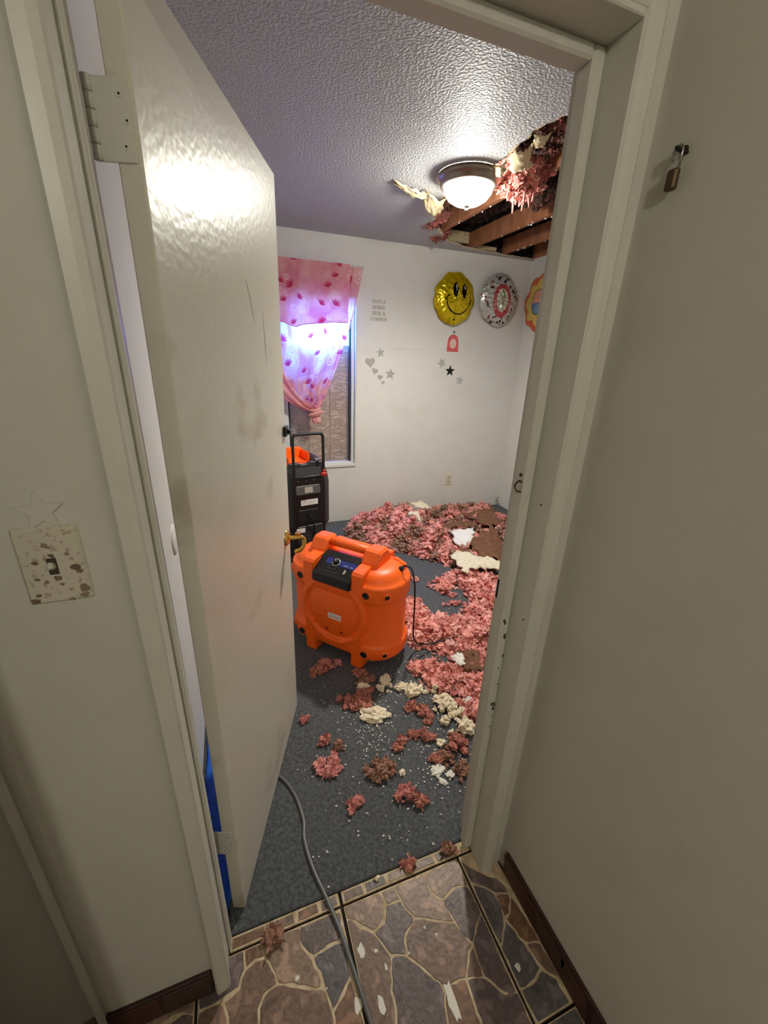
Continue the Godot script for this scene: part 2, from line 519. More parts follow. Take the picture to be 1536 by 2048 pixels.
	for q in [[Vector3(LW - 0.1, CEIL + 0.02, FAR - 0.1), Vector3(RW + 0.1, 2.95, FAR - 0.03)], [Vector3(LW - 0.1, CEIL + 0.02, -0.1), Vector3(RW + 0.1, 2.95, 0.0)], [Vector3(LW - 0.1, CEIL + 0.01, FAR - 0.1), Vector3(LW - 0.04, 2.96, 0)], [Vector3(RW + 0.04, CEIL + 0.01, FAR - 0.1), Vector3(RW + 0.1, 2.96, 0)]]:
		bx(st, q[0], q[1])
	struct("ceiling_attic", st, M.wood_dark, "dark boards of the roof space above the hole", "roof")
func hole_edge() -> Array:
	var raw := [Vector2(RW, -0.72), Vector2(2.2, -0.70), Vector2(1.65, -0.80), Vector2(1.34, -0.93), Vector2(1.30, -1.05), Vector2(1.287, -1.13), Vector2(1.315, -1.40), Vector2(1.31, -1.50), Vector2(1.29, -1.75), Vector2(1.286, -1.96), Vector2(1.344, -2.17), Vector2(1.495, -2.45), Vector2(1.75, -2.76), Vector2(2.02, -2.90), Vector2(2.41, -2.955), Vector2(2.76, -2.985), Vector2(RW, -2.985)]
	var out := []
	var r := rng(91)
	for i in raw.size() - 1:
		var n: int = max(1, int(raw[i].distance_to(raw[i + 1]) / 0.035))
		for k in n:
			var p: Vector2 = raw[i].lerp(raw[i + 1], float(k) / n)
			if not (i == 0 and k == 0) and i < raw.size() - 2: p += Vector2(r.randf_range(-1, 1), r.randf_range(-1, 1)) * 0.012
			out.append(p)
	out.append(raw[-1])
	return out
func window_wall():
	var x0 := 0.45
	var x1 := 1.095
	var y0 := 0.567
	var y1 := 2.03
	var st := mk()
	bx(st, Vector3(LW - 0.1, -0.02, FAR - 0.1), Vector3(x0, CEIL + 0.02, FAR))
	bx(st, Vector3(x1, -0.02, FAR - 0.1), Vector3(RW + 0.1, CEIL + 0.02, FAR))
	bx(st, Vector3(x0, -0.02, FAR - 0.1), Vector3(x1, y0, FAR))
	bx(st, Vector3(x0, y1, FAR - 0.1), Vector3(x1, CEIL + 0.02, FAR))
	struct("wall_far", st, M.wall, "white bedroom wall with the window, balloons and stickers", "wall")
	var w := thing("window_1", "narrow white framed window boarded up from outside behind the pink curtain", "window", Vector3(0, 0, FAR))
	w.set_meta("kind", "structure")
	st = mk()
	bx(st, Vector3(x0, y0, -0.098), Vector3(x0 + 0.045, y1, -0.03), 0.004)
	bx(st, Vector3(x1 - 0.03, y0, -0.098), Vector3(x1, y1, -0.03), 0.004)
	bx(st, Vector3(x0 + 0.045, y1 - 0.03, -0.098), Vector3(x1 - 0.03, y1, -0.03), 0.004)
	bx(st, Vector3(x0 + 0.045, y0, -0.098), Vector3(x1 - 0.03, y0 + 0.03, -0.03), 0.004)
	obj("window_frame", st, M.alu, w)
	st = mk()
	bx(st, Vector3(x0 + 0.047, y0 + 0.03, -0.09), Vector3(x0 + 0.062, y1 - 0.03, -0.05), 0.003)
	bx(st, Vector3(x1 - 0.046, y0 + 0.03, -0.09), Vector3(x1 - 0.032, y1 - 0.03, -0.05), 0.003)
	obj("sash_rail", st, M.alu_dark, w)
	st = mk()
	bx(st, Vector3(x0 + 0.06, y0 + 0.03, -0.074), Vector3(x1 - 0.045, y1 - 0.03, -0.070))
	obj("pane", st, M.glass, w)
	st = mk()
	bx(st, Vector3(x0, y0 - 0.012, -0.03), Vector3(x1 + 0.006, y0 + 0.014, 0.012), 0.004)
	obj("window_sill", st, M.trim, w)
	st = mk()
	bx(st, Vector3(x0 - 0.012, y0, -0.028), Vector3(x0 + 0.004, y1, 0.004), 0.003)
	bx(st, Vector3(x1 - 0.004, y0, -0.028), Vector3(x1 + 0.012, y1, 0.004), 0.003)
	obj("casing", st, M.trim, w)
	# boards screwed over the outside of the window
	var b := thing("window_boarding", "brown strand board panels nailed outside the window below the curtain gap", "boarding", Vector3(0, 0, FAR - 0.116))
	var r := rng(4)
	var xs := [0.36, 0.684, 0.883, 1.20]
	for k in 3:
		st = mk()
		var off := r.randf() * 3.0
		var a := Vector3(xs[k] + 0.0025, 0.48, -0.012)
		var c := Vector3(xs[k + 1] - 0.0025, 1.632, 0.0)
		uvbox(st, a, c, 1.1, off)
		obj("board_panel", st, M.osb, b)
	for k in 2:
		st = mk()
		bx(st, Vector3(xs[k + 1] - 0.03, 0.48, -0.034), Vector3(xs[k + 1] + 0.03, 1.62, -0.0125), 0.002)
		obj("batten", st, M.wood_dark, b)
func uvbox(st: SurfaceTool, a: Vector3, c: Vector3, s: float, off: float):
	for f in [[Vector3(a.x, a.y, c.z), Vector3(c.x, a.y, c.z), Vector3(c.x, c.y, c.z), Vector3(a.x, c.y, c.z), Vector3.BACK], [Vector3(a.x, a.y, a.z), Vector3(c.x, a.y, a.z), Vector3(c.x, c.y, a.z), Vector3(a.x, c.y, a.z), Vector3.FORWARD], [Vector3(a.x, c.y, a.z), Vector3(c.x, c.y, a.z), Vector3(c.x, c.y, c.z), Vector3(a.x, c.y, c.z), Vector3.UP], [Vector3(a.x, a.y, a.z), Vector3(c.x, a.y, a.z), Vector3(c.x, a.y, c.z), Vector3(a.x, a.y, c.z), Vector3.DOWN], [Vector3(a.x, a.y, a.z), Vector3(a.x, c.y, a.z), Vector3(a.x, c.y, c.z), Vector3(a.x, a.y, c.z), Vector3.LEFT], [Vector3(c.x, a.y, a.z), Vector3(c.x, c.y, a.z), Vector3(c.x, c.y, c.z), Vector3(c.x, a.y, c.z), Vector3.RIGHT]]:
		for t in [[0, 1, 2], [0, 2, 3]]:
			var p: Array = [f[t[0]], f[t[1]], f[t[2]]]
			if (p[2] - p[0]).cross(p[1] - p[0]).dot(f[4]) < 0: p = [p[0], p[2], p[1]]
			for v in p:
				st.set_uv(Vector2(v.x * s + off + v.z, v.y * s))
				st.add_vertex(v)

# ------------------------------------------------------------------ stone pattern tiles
func tile_stones() -> Dictionary:
	# outlines of the printed stones in centimetres on the tile (x to the right, y towards the hall), read off the photograph
	return TS
var TS := {}
func hall_floor():
	stone_outlines()
	var fl: Node3D = M.floor_node
	var rows := [-0.05, 0.345, 0.74, 1.135]
	for i in 4:
		for j in 3:
			var x0: float = [-0.214, 0.185, 0.579][j]
			var x1: float = [0.176, 0.572, 0.697][j]
			make_tile(fl, x0, x1, rows[i], rows[i] + 0.388, ["A", "B", "C"][j], i)
		if i < 2: make_tile(fl, -0.60, -0.221, rows[i], rows[i] + 0.388, "B", i + 8)
	# cut strip under the door
	var st := mk()
	bx(st, Vector3(-0.137, -0.008, -0.089), Vector3(0.177, 0.0, -0.057), 0.001)
	var t1 := obj("tile", st, M.grout, fl)
	st = mk()
	bx(st, Vector3(0.186, -0.008, -0.089), Vector3(0.628, 0.0, -0.057), 0.001)
	var t2 := obj("tile", st, M.grout, fl)
	var r := rng(8)
	for q in [[-0.133, -0.04, t1, 3], [-0.035, 0.045, t1, 2], [0.05, 0.115, t1, 3], [0.12, 0.172, t1, 1], [0.19, 0.255, t2, 0], [0.26, 0.33, t2, 1], [0.335, 0.40, t2, 2], [0.405, 0.50, t2, 0], [0.505, 0.595, t2, 1]]:
		st = mk()
		prism(st, PackedVector2Array([Vector2(q[0] + 0.003, -0.061), Vector2(q[1] - 0.003, -0.062), Vector2(q[1] - 0.005, -0.084), Vector2(q[0] + 0.005, -0.083)]), 0.0, 0.0015, Transform3D(Basis(Vector3.RIGHT, Vector3(0, 0, 1), Vector3.UP), Vector3.ZERO), 0.001)
		obj("stone", st, M.stone[q[3]], q[2])
func make_tile(fl: Node3D, x0: float, x1: float, z0: float, z1: float, key: String, row: int):
	var st := mk()
	bx(st, Vector3(x0, -0.008, z0), Vector3(x1, 0.0, z1), 0.0012)
	var t := obj("tile", st, M.grout, fl)
	var k := 0
	var dx := x0 - ({"A": -0.214, "B": 0.185, "C": 0.579}[key] as float)
	var flip := row % 2 == 1
	var lim := PackedVector2Array([Vector2(x0 + 0.003, z0 + 0.003), Vector2(x1 - 0.003, z0 + 0.003), Vector2(x1 - 0.003, z1 - 0.003), Vector2(x0 + 0.003, z1 - 0.003)])
	for s in TS[key]:
		var p := PackedVector2Array()
		for c in s[1]:
			var q := Vector2(c[0] * 0.01, c[1] * 0.01)
			if flip: q = Vector2(({"A": -0.038, "B": 0.757, "C": 1.276}[key] as float) - q.x, 0.288 - q.y)
			p.append(q + Vector2(dx, z0 + 0.05))
		p = wobble(p, row * 31 + k)
		if Geometry2D.is_polygon_clockwise(p): p.reverse()
		for piece in Geometry2D.offset_polygon(p, -0.0032, Geometry2D.JOIN_ROUND):
			for cut in Geometry2D.intersect_polygons(piece, lim):
				if cut.size() < 3 or poly_area(cut) < 0.0001: continue
				var stn := mk()
				prism(stn, cut, -0.001, 0.0014, Transform3D(Basis(Vector3.RIGHT, Vector3(0, 0, 1), Vector3.UP), Vector3.ZERO), 0.0012)
				obj("stone", stn, M.stone[s[0]], t)
		k += 1
func poly_area(p: PackedVector2Array) -> float:
	var a := 0.0
	for i in p.size(): a += p[i].cross(p[(i + 1) % p.size()])
	return abs(a) * 0.5
func wobble(p: PackedVector2Array, sd: int) -> PackedVector2Array:
	# rounds and roughens an outline
	var n := fnl(77, 9.0, FastNoiseLite.TYPE_SIMPLEX, 2)
	var out := PackedVector2Array()
	for i in p.size():
		var a := p[(i + p.size() - 1) % p.size()]
		var b := p[i]
		var c := p[(i + 1) % p.size()]
		var d := p[(i + 2) % p.size()]
		var m: int = clamp(int(b.distance_to(c) / 0.014), 1, 6)
		for k in m:
			var q := b.cubic_interpolate(c, a, d, float(k) / m) if m > 1 else b
			q = q.lerp(b.lerp(c, float(k) / m), 0.6)
			out.append(q + Vector2(n.get_noise_2dv(q * 9.0), n.get_noise_2dv(q * 9.0 + Vector2(40, 7))) * 0.004)
	return out
func stone_outlines():
	TS["A"] = [
		[1, [[5.3, -4.7], [17.2, -4.3], [16.2, 2.1], [12.0, 1.9], [7.8, 2.6], [5.3, -0.3]]],
		[4, [[7.7, 2.9], [12.0, 2.2], [16.1, 2.4], [16.8, 9.7], [13.3, 12.4], [10.7, 14.4], [9.5, 10.1], [8.9, 6.4]]],
		[2, [[-5.5, -5.6], [5.3, -4.6], [5.3, -0.3], [7.6, 2.9], [8.7, 6.4], [8.7, 9.4], [4.5, 7.6], [-1.9, 4.7], [-2.9, 1.2], [-4.6, -1.2]]],
		[3, [[-10.0, -5.4], [-5.5, -5.6], [-4.6, -1.4], [-7.5, -1.6], [-9.9, -1.0]]],
		[0, [[-9.9, -1.0], [-7.5, -1.5], [-4.6, -1.2], [-2.9, 1.4], [-1.9, 4.7], [-5.3, 5.8], [-6.9, 7.9], [-7.4, 21.9], [-7.4, 33.6], [-12.6, 33.6], [-12.6, 21.0], [-14.9, 4.3], [-15.5, 3.3], [-11.5, 2.1]]],
		[1, [[-13.6, -5.2], [-10.2, -5.3], [-10.0, -1.0], [-11.6, 2.0], [-15.8, 3.0], [-21.0, 3.2], [-21.0, -2.1]]],
		[0, [[-1.9, 4.7], [4.4, 7.7], [8.7, 9.5], [9.8, 10.6], [10.6, 14.7], [8.8, 24.8], [8.8, 33.6], [-7.2, 33.6], [-7.2, 21.9], [-6.9, 7.9], [-5.3, 5.8]]],
		[3, [[10.6, 14.7], [13.6, 12.5], [16.7, 9.9], [18.1, 26.4], [18.1, 33.6], [9.4, 33.6], [9.4, 24.9]]],
		[0, [[-15.8, 3.2], [-14.9, 4.3], [-12.9, 20.9], [-12.9, 33.6], [-25.3, 33.6], [-25.3, 18.7], [-21.0, 3.5]]]]
	TS["B"] = [
		[2, [[18.2, -5.1], [30.0, -4.5], [30.3, -0.9], [28.8, 1.9], [25.1, 3.3], [22.2, 1.0], [21.0, -0.6], [18.2, -2.1]]],
		[2, [[30.4, -4.6], [34.8, -4.5], [35.3, -0.7], [33.5, -0.8], [30.5, -1.0]]],
		[1, [[30.5, -0.9], [35.3, -0.7], [36.3, 2.3], [37.9, 4.6], [33.8, 7.0], [32.3, 11.3], [28.2, 9.6], [25.0, 3.5], [28.6, 2.4]]],
		[2, [[34.9, -4.6], [45.1, -4.2], [44.9, 0.6], [47.5, 3.6], [48.4, 6.6], [48.4, 9.5], [43.1, 7.2], [37.9, 4.6], [36.3, 2.3], [35.3, -0.7]]],
		[2, [[45.1, -4.2], [57.1, -4.7], [57.2, 3.3], [53.6, 2.0], [50.2, 2.4], [47.5, 3.6], [44.9, 0.6]]],
		[1, [[47.5, 3.6], [50.1, 2.6], [54.1, 2.2], [57.1, 3.4], [57.1, 10.3], [54.2, 12.1], [50.7, 15.4], [49.3, 12.4], [48.4, 9.5]]],
		[0, [[37.9, 4.6], [43.1, 7.2], [48.4, 9.5], [50.7, 15.4], [48.7, 16.4], [45.7, 20.7], [42.8, 20.2], [39.1, 20.1], [35.8, 15.5], [32.4, 11.4], [33.8, 7.2]]],
		[0, [[50.7, 15.4], [50.1, 22.0], [45.7, 20.7], [48.8, 16.4]]],
		[1, [[57.1, 10.3], [56.9, 27.2], [53.7, 26.6], [52.1, 24.3], [50.1, 22.0], [50.7, 15.4], [54.2, 12.1]]],
		[0, [[18.1, -1.7], [20.9, -0.5], [22.1, 1.3], [25.0, 3.5], [28.1, 9.7], [25.9, 15.9], [24.1, 27.6], [24.1, 33.6], [17.8, 33.6], [17.8, 26.4]]],
		[1, [[28.1, 9.7], [32.3, 11.3], [35.8, 15.5], [39.1, 20.1], [35.5, 29.6], [35.5, 33.6], [24.2, 33.6], [24.2, 27.6], [25.9, 15.9]]],
		[3, [[39.1, 20.1], [42.8, 20.2], [45.7, 20.7], [45.1, 24.1], [44.6, 31.2], [44.6, 33.6], [35.6, 33.6], [35.6, 29.6]]],
		[1, [[45.7, 20.7], [50.1, 22.0], [52.1, 24.3], [53.7, 26.6], [56.9, 27.2], [57.0, 33.4], [57.0, 33.6], [44.8, 33.6], [44.8, 31.2], [45.1, 24.1]]]]
	TS["C"] = [
		[4, [[58.2, 2.5], [63.9, 7.4], [62.9, 13.8], [58.3, 18.3], [57.8, 8.4]]],
		[4, [[63.0, 14.0], [65.0, 20.2], [65.9, 25.9], [61.4, 27.3], [57.9, 27.2], [58.2, 18.7]]],
		[4, [[65.9, 26.0], [68.4, 28.9], [68.8, 33.7], [67.9, 34.2], [58.3, 33.7], [58.2, 27.5], [61.4, 27.4]]],
		[1, [[58.0, -4.6], [60.1, -1.1], [67.4, 5.0], [68.3, 8.9], [63.9, 7.3], [58.3, 2.3]]],
		[3, [[63.8, 7.5], [68.2, 9.0], [64.9, 13.0], [63.1, 13.6]]],
		[3, [[68.2, 9.0], [69.5, 16.9], [69.4, 21.4], [65.0, 20.1], [63.1, 13.9], [65.1, 13.1]]],
		[0, [[65.0, 20.3], [69.4, 21.4], [70.1, 32.2], [68.5, 28.8], [66.0, 25.8]]]]

# ------------------------------------------------------------------ door frame and door
func door_frame():
	var f := thing("trim_1", "cream painted door frame with stop, casing and worn lower right jamb", "door frame")
	f.set_meta("kind", "structure")
	for s in [[Vector3(-0.155, 0, -0.13), Vector3(-0.1385, 2.048, 0.008)], [Vector3(0.630, 0, -0.13), Vector3(0.647, 2.048, 0.011)]]:
		var st := mk()
		bx(st, s[0], s[1], 0.002)
		obj("jamb", st, M.trim, f)
	var st2 := mk()
	bx(st2, Vector3(-0.1385, 2.03, -0.13), Vector3(0.630, 2.048, 0.011), 0.002)
	obj("head_jamb", st2, M.trim, f)
	for s in [[Vector3(-0.1385, 0.004, -0.092), Vector3(-0.130, 2.03, -0.060)], [Vector3(0.605, 0.022, -0.092), Vector3(0.630, 2.03, -0.055)], [Vector3(-0.130, 2.008, -0.092), Vector3(0.605, 2.03, -0.055)]]:
		st2 = mk()
		bx(st2, s[0], s[1], 0.004)
		obj("door_stop", st2, M.trim, f)
	var pl := PackedVector2Array([Vector2(-0.168, -0.006), Vector2(-0.168, 0.016), Vector2(-0.163, 0.019), Vector2(-0.148, 0.016), Vector2(-0.138, 0.0125), Vector2(-0.135, 0.009), Vector2(-0.135, -0.002)])
	var pr := PackedVector2Array()
	for p in pl: pr.append(Vector2(0.497 - p.x, p.y))
	var up := Basis(Vector3.RIGHT, Vector3(0, 0, 1), Vector3.UP)
	for p in [pl, pr]:
		st2 = mk()
		prism(st2, p, 0.0, 2.072, Transform3D(up, Vector3.ZERO), 0.001)
		obj("casing", st2, M.trim, f)
	var ph := PackedVector2Array()
	for p in pl: ph.append(Vector2(p.x + 0.132 + 2.072 - 2.036, p.y))
	var ph2 := PackedVector2Array()
	for p in pl: ph2.append(Vector2(-p.x - 0.132 + 2.034, p.y))
	st2 = mk()
	prism(st2, ph2, -0.131, 0.633, Transform3D(Basis(Vector3.UP, Vector3.BACK, Vector3.RIGHT), Vector3.ZERO), 0.001)
	obj("casing", st2, M.trim, f)
	# strike hole, latch remnants and rusty screw holes
	st2 = mk()
	bx(st2, Vector3(0.6285, 0.955, -0.125), Vector3(0.6302, 1.01, -0.098), 0.0005)
	obj("strike_hole", st2, M.dark, f)
	st2 = mk(true)
	tube(st2, spline([Vector3(0.606, 1.296, -0.064), Vector3(0.600, 1.299, -0.068), Vector3(0.597, 1.286, -0.076), Vector3(0.599, 1.275, -0.070), Vector3(0.606, 1.274, -0.062)], 5), 0.0021, 6)
	tube(st2, [Vector3(0.606, 1.312, -0.070), Vector3(0.602, 1.312, -0.070)], 0.004, 6)
	obj("latch_catch", st2, M.old_brass, f)
	for q in [Vector3(0.6315, 1.255, -0.02), Vector3(0.6315, 0.96, -0.01)]:
		st2 = mk()
		tube(st2, [q - Vector3(0.002, 0, 0), q + Vector3(0.002, 0, 0)], 0.0024, 8)
		obj("screw_hole", st2, M.dark, f)
	var r := rng(3)
	for k in 13:
		var y := r.randf_range(0.55, 1.08)
		var z := r.randf_range(-0.056, -0.05) - 0.0006
		var p := PackedVector2Array()
		var rad := r.randf_range(0.002, 0.006)
		for i in 7: p.append(Vector2(cos(TAU * i / 7.0), sin(TAU * i / 7.0) * r.randf_range(1.0, 2.6)) * rad * r.randf_range(0.5, 1.1))
		st2 = mk()
		prism(st2, p, 0.0, 0.0006, Transform3D(Basis.IDENTITY, Vector3(r.randf_range(0.612, 0.626), y, -0.0551)), 0.0)
		obj("paint_chip", st2, M.grime, f)
func door_leaf():
	var phi := 1.20877
	var d := Vector3(cos(phi), 0, -sin(phi))
	var n := d.cross(Vector3.UP)
	var up := (Vector3.UP - 0.00448 * d + 0.01008 * n).normalized()
	n = d.cross(up).normalized()
	d = up.cross(n)
	var o := thing("door_1", "tall cream flush door standing open with scuffs and a brass handle", "door")
	o.set_meta("kind", "structure")
	o.transform = Transform3D(Basis(d, up, n), Vector3(-0.0922, 0.012, -0.1391))
	var st := mk()
	bx(st, Vector3(0, 0, -0.035), Vector3(0.752, 2.019, 0), 0.0025)
	obj("slab", st, M.door, o)
	for y in [1.822, 0.30]:
		st = mk()
		bx(st, Vector3(-0.0025, y - 0.046, -0.054), Vector3(0.0004, y + 0.046, -0.006), 0.001)
		for q in [[0.028, -0.018], [0.0, -0.012], [-0.028, -0.018]]:
			tube(st, [Vector3(-0.0024, y + q[0], q[1]), Vector3(-0.0032, y + q[0], q[1])], 0.0042, 10)
		var h := obj("hinge_leaf", st, M.trim, o)
		for k in 5:
			st = mk(true)
			tube(st, [Vector3(-0.004, y - 0.046 + k * 0.0184 + 0.001, -0.058), Vector3(-0.004, y - 0.046 + (k + 1) * 0.0184 - 0.001, -0.058)], 0.0062, 12)
			obj("knuckle", st, M.trim, h)
		for q in [[0.028, -0.018], [0.0, -0.012], [-0.028, -0.018]]:
			st = mk()
			tube(st, [Vector3(-0.0031, y + q[0], q[1]), Vector3(-0.0036, y + q[0], q[1])], 0.0016, 6)
			obj("screw", st, M.dark, h)
	# brass lever
	var xf := Transform3D(Basis(Vector3.RIGHT, PI / 2), Vector3(0.695, 0.885, 0))
	st = mk(true)
	lathe(st, [Vector2(0.0, 0.012), Vector2(0.012, 0.012), Vector2(0.024, 0.010), Vector2(0.031, 0.004), Vector2(0.032, 0.0)].map(func(p): return p), 28, xf)
	var rose := obj("handle_rose", st, M.brass, o)
	st = mk(true)
	var c := Vector3(0.695, 0.885, 0)
	tube(st, spline([c + Vector3(0, 0, 0.008), c + Vector3(0, 0.002, 0.03), c + Vector3(0.0, 0.004, 0.05), c + Vector3(0.004, 0.002, 0.060), c + Vector3(0.006, -0.010, 0.066), c + Vector3(0.0, -0.030, 0.064), c + Vector3(-0.006, -0.044, 0.054), c + Vector3(-0.008, -0.050, 0.040), c + Vector3(-0.008, -0.050, 0.032)], 5), 0.0078, 12)
	obj("lever", st, M.brass, rose)
	st = mk()
	bx(st, c + Vector3(0.01, 0.004, 0.03), c + Vector3(0.03, 0.016, 0.05), 0.003)
	obj("thumb_turn", st, M.brass, rose)
	# small black bolt at the free edge
	st = mk()
	bx(st, Vector3(0.715, 1.262, 0.0), Vector3(0.756, 1.296, 0.012), 0.002)
	bx(st, Vector3(0.735, 1.268, 0.012), Vector3(0.768, 1.282, 0.022), 0.002)
	obj("bolt_latch", st, M.black, o)
	st = mk()
	bx(st, Vector3(0.7515, 0.84, -0.028), Vector3(0.7535, 0.93, -0.007), 0.0005)
	obj("latch_plate", st, M.brass, o)
	# scuffs
	for q in [[Vector3(0.62, 0.80, 0), Vector3(0.60, 0.76, 0), Vector3(0.585, 0.70, 0)], [Vector3(0.64, 0.82, 0), Vector3(0.622, 0.775, 0), Vector3(0.60, 0.735, 0)], [Vector3(0.42, 1.70, 0), Vector3(0.45, 1.65, 0), Vector3(0.47, 1.60, 0)], [Vector3(0.55, 1.64, 0), Vector3(0.555, 1.57, 0), Vector3(0.56, 1.50, 0)]]:
		st = mk(true)
		tube(st, spline(q, 5), [0.0003, 0.0006, 0.0008, 0.0008, 0.0009, 0.0009, 0.0009, 0.0008, 0.0006, 0.0004, 0.0003], 5)
		obj("scuff", st, M.scuff, o)

# ------------------------------------------------------------------ roof space seen through the hole
func attic():
	var cl: Node3D = M.ceiling_node
	for x in [1.63, 2.085, 2.455, 2.80]:
		var st := mk()
		bx(st, Vector3(x, CEIL + 0.016, FAR + 0.01), Vector3(x + 0.038, CEIL + 0.135, -0.1), 0.003)
		obj("joist", st, M.wood, cl)
	for x in [0.0, 0.41, 0.82]:
		var st := mk()
		bx(st, Vector3(x, CEIL + 0.016, FAR + 0.01), Vector3(x + 0.038, CEIL + 0.135, -0.1), 0.003)
		obj("joist", st, M.wood, cl)
	var st := mk()
	bx(st, Vector3(1.67, CEIL + 0.05, FAR + 0.02), Vector3(2.083, CEIL + 0.135, FAR + 0.06), 0.003)
	bx(st, Vector3(2.125, CEIL + 0.018, FAR + 0.035), Vector3(2.36, CEIL + 0.05, FAR + 0.075), 0.003)
	obj("wall_plate", st, M.gypsum, cl)
	# plasterboard lip left along the far wall and torn board edge
	var e := hole_edge()
	var r := rng(15)
	st = mk()
	var rim := mk()
	for i in range(4, e.size() - 2):
		var a: Vector2 = e[i]
		var b: Vector2 = e[i + 1]
		var t := (b - a).normalized()
		var inw := Vector2(-t.y, t.x)
		if inw.dot(Vector2(2.0, -1.7) - a) < 0: inw = -inw
		var w := r.randf_range(0.004, 0.022)
		quad(rim, Vector3(a.x, CEIL + 0.002, a.y), Vector3(b.x, CEIL + 0.002, b.y), Vector3(b.x + inw.x * w, CEIL + 0.006, b.y + inw.y * w), Vector3(a.x + inw.x * w, CEIL + 0.006, a.y + inw.y * w), Vector3.DOWN)
		quad(rim, Vector3(a.x, CEIL + 0.012, a.y), Vector3(b.x, CEIL + 0.012, b.y), Vector3(b.x + inw.x * w, CEIL + 0.006, b.y + inw.y * w), Vector3(a.x + inw.x * w, CEIL + 0.006, a.y + inw.y * w), Vector3.UP)
	obj("broken_edge", rim, M.gypsum, cl)
	# torn paper hanging from the ceiling
	var flaps := [
		[Vector3(0.95, CEIL - 0.002, -1.835), Vector3(1.20, CEIL - 0.012, -1.90), Vector3(1.21, CEIL - 0.03, -1.955), Vector3(0.94, CEIL - 0.006, -1.86), Vector3(0, -0.012, 0), M.gypsum, "long torn strip of tan ceiling paper left of the ceiling lamp"],
		[Vector3(1.15, CEIL - 0.006, -1.86), Vector3(1.31, CEIL - 0.01, -1.90), Vector3(1.34, CEIL - 0.05, -2.08), Vector3(1.20, CEIL - 0.03, -2.01), Vector3(0, -0.03, 0), M.gypsum, "wider torn ceiling paper flap hanging behind the ceiling lamp"],
		[Vector3(1.30, CEIL - 0.003, -1.14), Vector3(1.335, CEIL - 0.012, -1.09), Vector3(1.36, CEIL - 0.03, -1.15), Vector3(1.32, CEIL - 0.02, -1.19), Vector3(0, -0.01, 0), M.gypsum, "curled cream paper scrap at the hole edge nearest the doorway"],
		[Vector3(1.30, CEIL - 0.003, -1.28), Vector3(1.34, CEIL - 0.008, -1.21), Vector3(1.40, CEIL - 0.05, -1.28), Vector3(1.34, CEIL - 0.045, -1.37), Vector3(0, -0.02, 0), M.gypsum, "large crumpled cream paper flap at the hole above the hanging pink tuft"],
		[Vector3(1.30, CEIL - 0.003, -1.44), Vector3(1.33, CEIL - 0.008, -1.38), Vector3(1.365, CEIL - 0.03, -1.43), Vector3(1.33, CEIL - 0.025, -1.48), Vector3(0, -0.02, 0), M.gypsum, "small tan torn flap at the hole edge beside the lamp rim"]]
	var k := 0
	for q in flaps:
		st = mk(true)
		flap(st, q[0], q[1], q[2], q[3], q[4], 60 + k, 0.0016)
		tag(obj("torn_paper", st, q[5]), q[6], "torn paper", "torn ceiling paper at the hole")
		k += 1
	# batts between the joists
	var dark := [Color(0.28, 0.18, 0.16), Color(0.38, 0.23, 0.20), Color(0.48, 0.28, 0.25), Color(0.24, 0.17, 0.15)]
	var pink := [Color(0.87, 0.58, 0.54), Color(0.80, 0.50, 0.46), Color(0.66, 0.38, 0.35), Color(0.9, 0.66, 0.60)]
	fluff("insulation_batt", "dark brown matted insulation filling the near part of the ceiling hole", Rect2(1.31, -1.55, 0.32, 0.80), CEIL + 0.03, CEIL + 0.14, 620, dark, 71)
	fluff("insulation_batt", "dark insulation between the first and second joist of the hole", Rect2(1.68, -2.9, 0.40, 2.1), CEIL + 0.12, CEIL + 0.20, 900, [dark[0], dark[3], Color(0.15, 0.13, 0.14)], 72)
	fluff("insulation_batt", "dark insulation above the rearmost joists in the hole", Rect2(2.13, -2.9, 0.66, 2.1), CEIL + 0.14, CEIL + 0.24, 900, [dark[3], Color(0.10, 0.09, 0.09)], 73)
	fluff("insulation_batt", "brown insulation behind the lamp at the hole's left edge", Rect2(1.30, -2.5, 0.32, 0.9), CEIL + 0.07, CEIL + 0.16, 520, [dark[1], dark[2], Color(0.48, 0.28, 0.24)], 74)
	fluff("hanging_insulation", "bright pink insulation tuft hanging from the hole right of the lamp", Rect2(1.43, -1.70, 0.25, 0.28), CEIL - 0.075, CEIL + 0.08, 330, pink, 75)
	fluff("hanging_insulation", "dark red insulation hanging at the hole beside the door jamb", Rect2(1.34, -1.12, 0.16, 0.26), CEIL - 0.01, CEIL + 0.07, 150, [pink[2], dark[2], dark[1]], 76)
	fluff("hanging_insulation", "dull pink insulation caught on the hole's far left edge", Rect2(1.42, -2.56, 0.13, 0.22), CEIL + 0.0, CEIL + 0.05, 110, [pink[2], dark[2]], 77)
	fluff("hanging_insulation", "dull pink insulation lying at the hole's far wall corner", Rect2(1.58, -2.80, 0.16, 0.16), CEIL - 0.008, CEIL + 0.05, 90, [pink[2], dark[2]], 78)
	fluff("hanging_insulation", "dark brown insulation scrap hanging on the second joist", Rect2(1.82, -1.95, 0.14, 0.2), CEIL - 0.0, CEIL + 0.08, 90, dark, 79)
	# drips of the hanging tuft
	r = rng(22)
	var pt: Node3D = get_node("hanging_insulation")
	st = mk(true)
	for j in 9:
		var p := Vector3(r.randf_range(1.48, 1.62), CEIL - 0.045, r.randf_range(-1.66, -1.48))
		tube(st, spline([p, p + Vector3(r.randf_range(-0.01, 0.01), -0.025, 0.0), p + Vector3(r.randf_range(-0.02, 0.02), r.randf_range(-0.05, -0.075), r.randf_range(-0.015, 0.015))], 3), [0.009, 0.007, 0.008, 0.006, 0.006, 0.005, 0.003], 6)
	var core := mk(true)
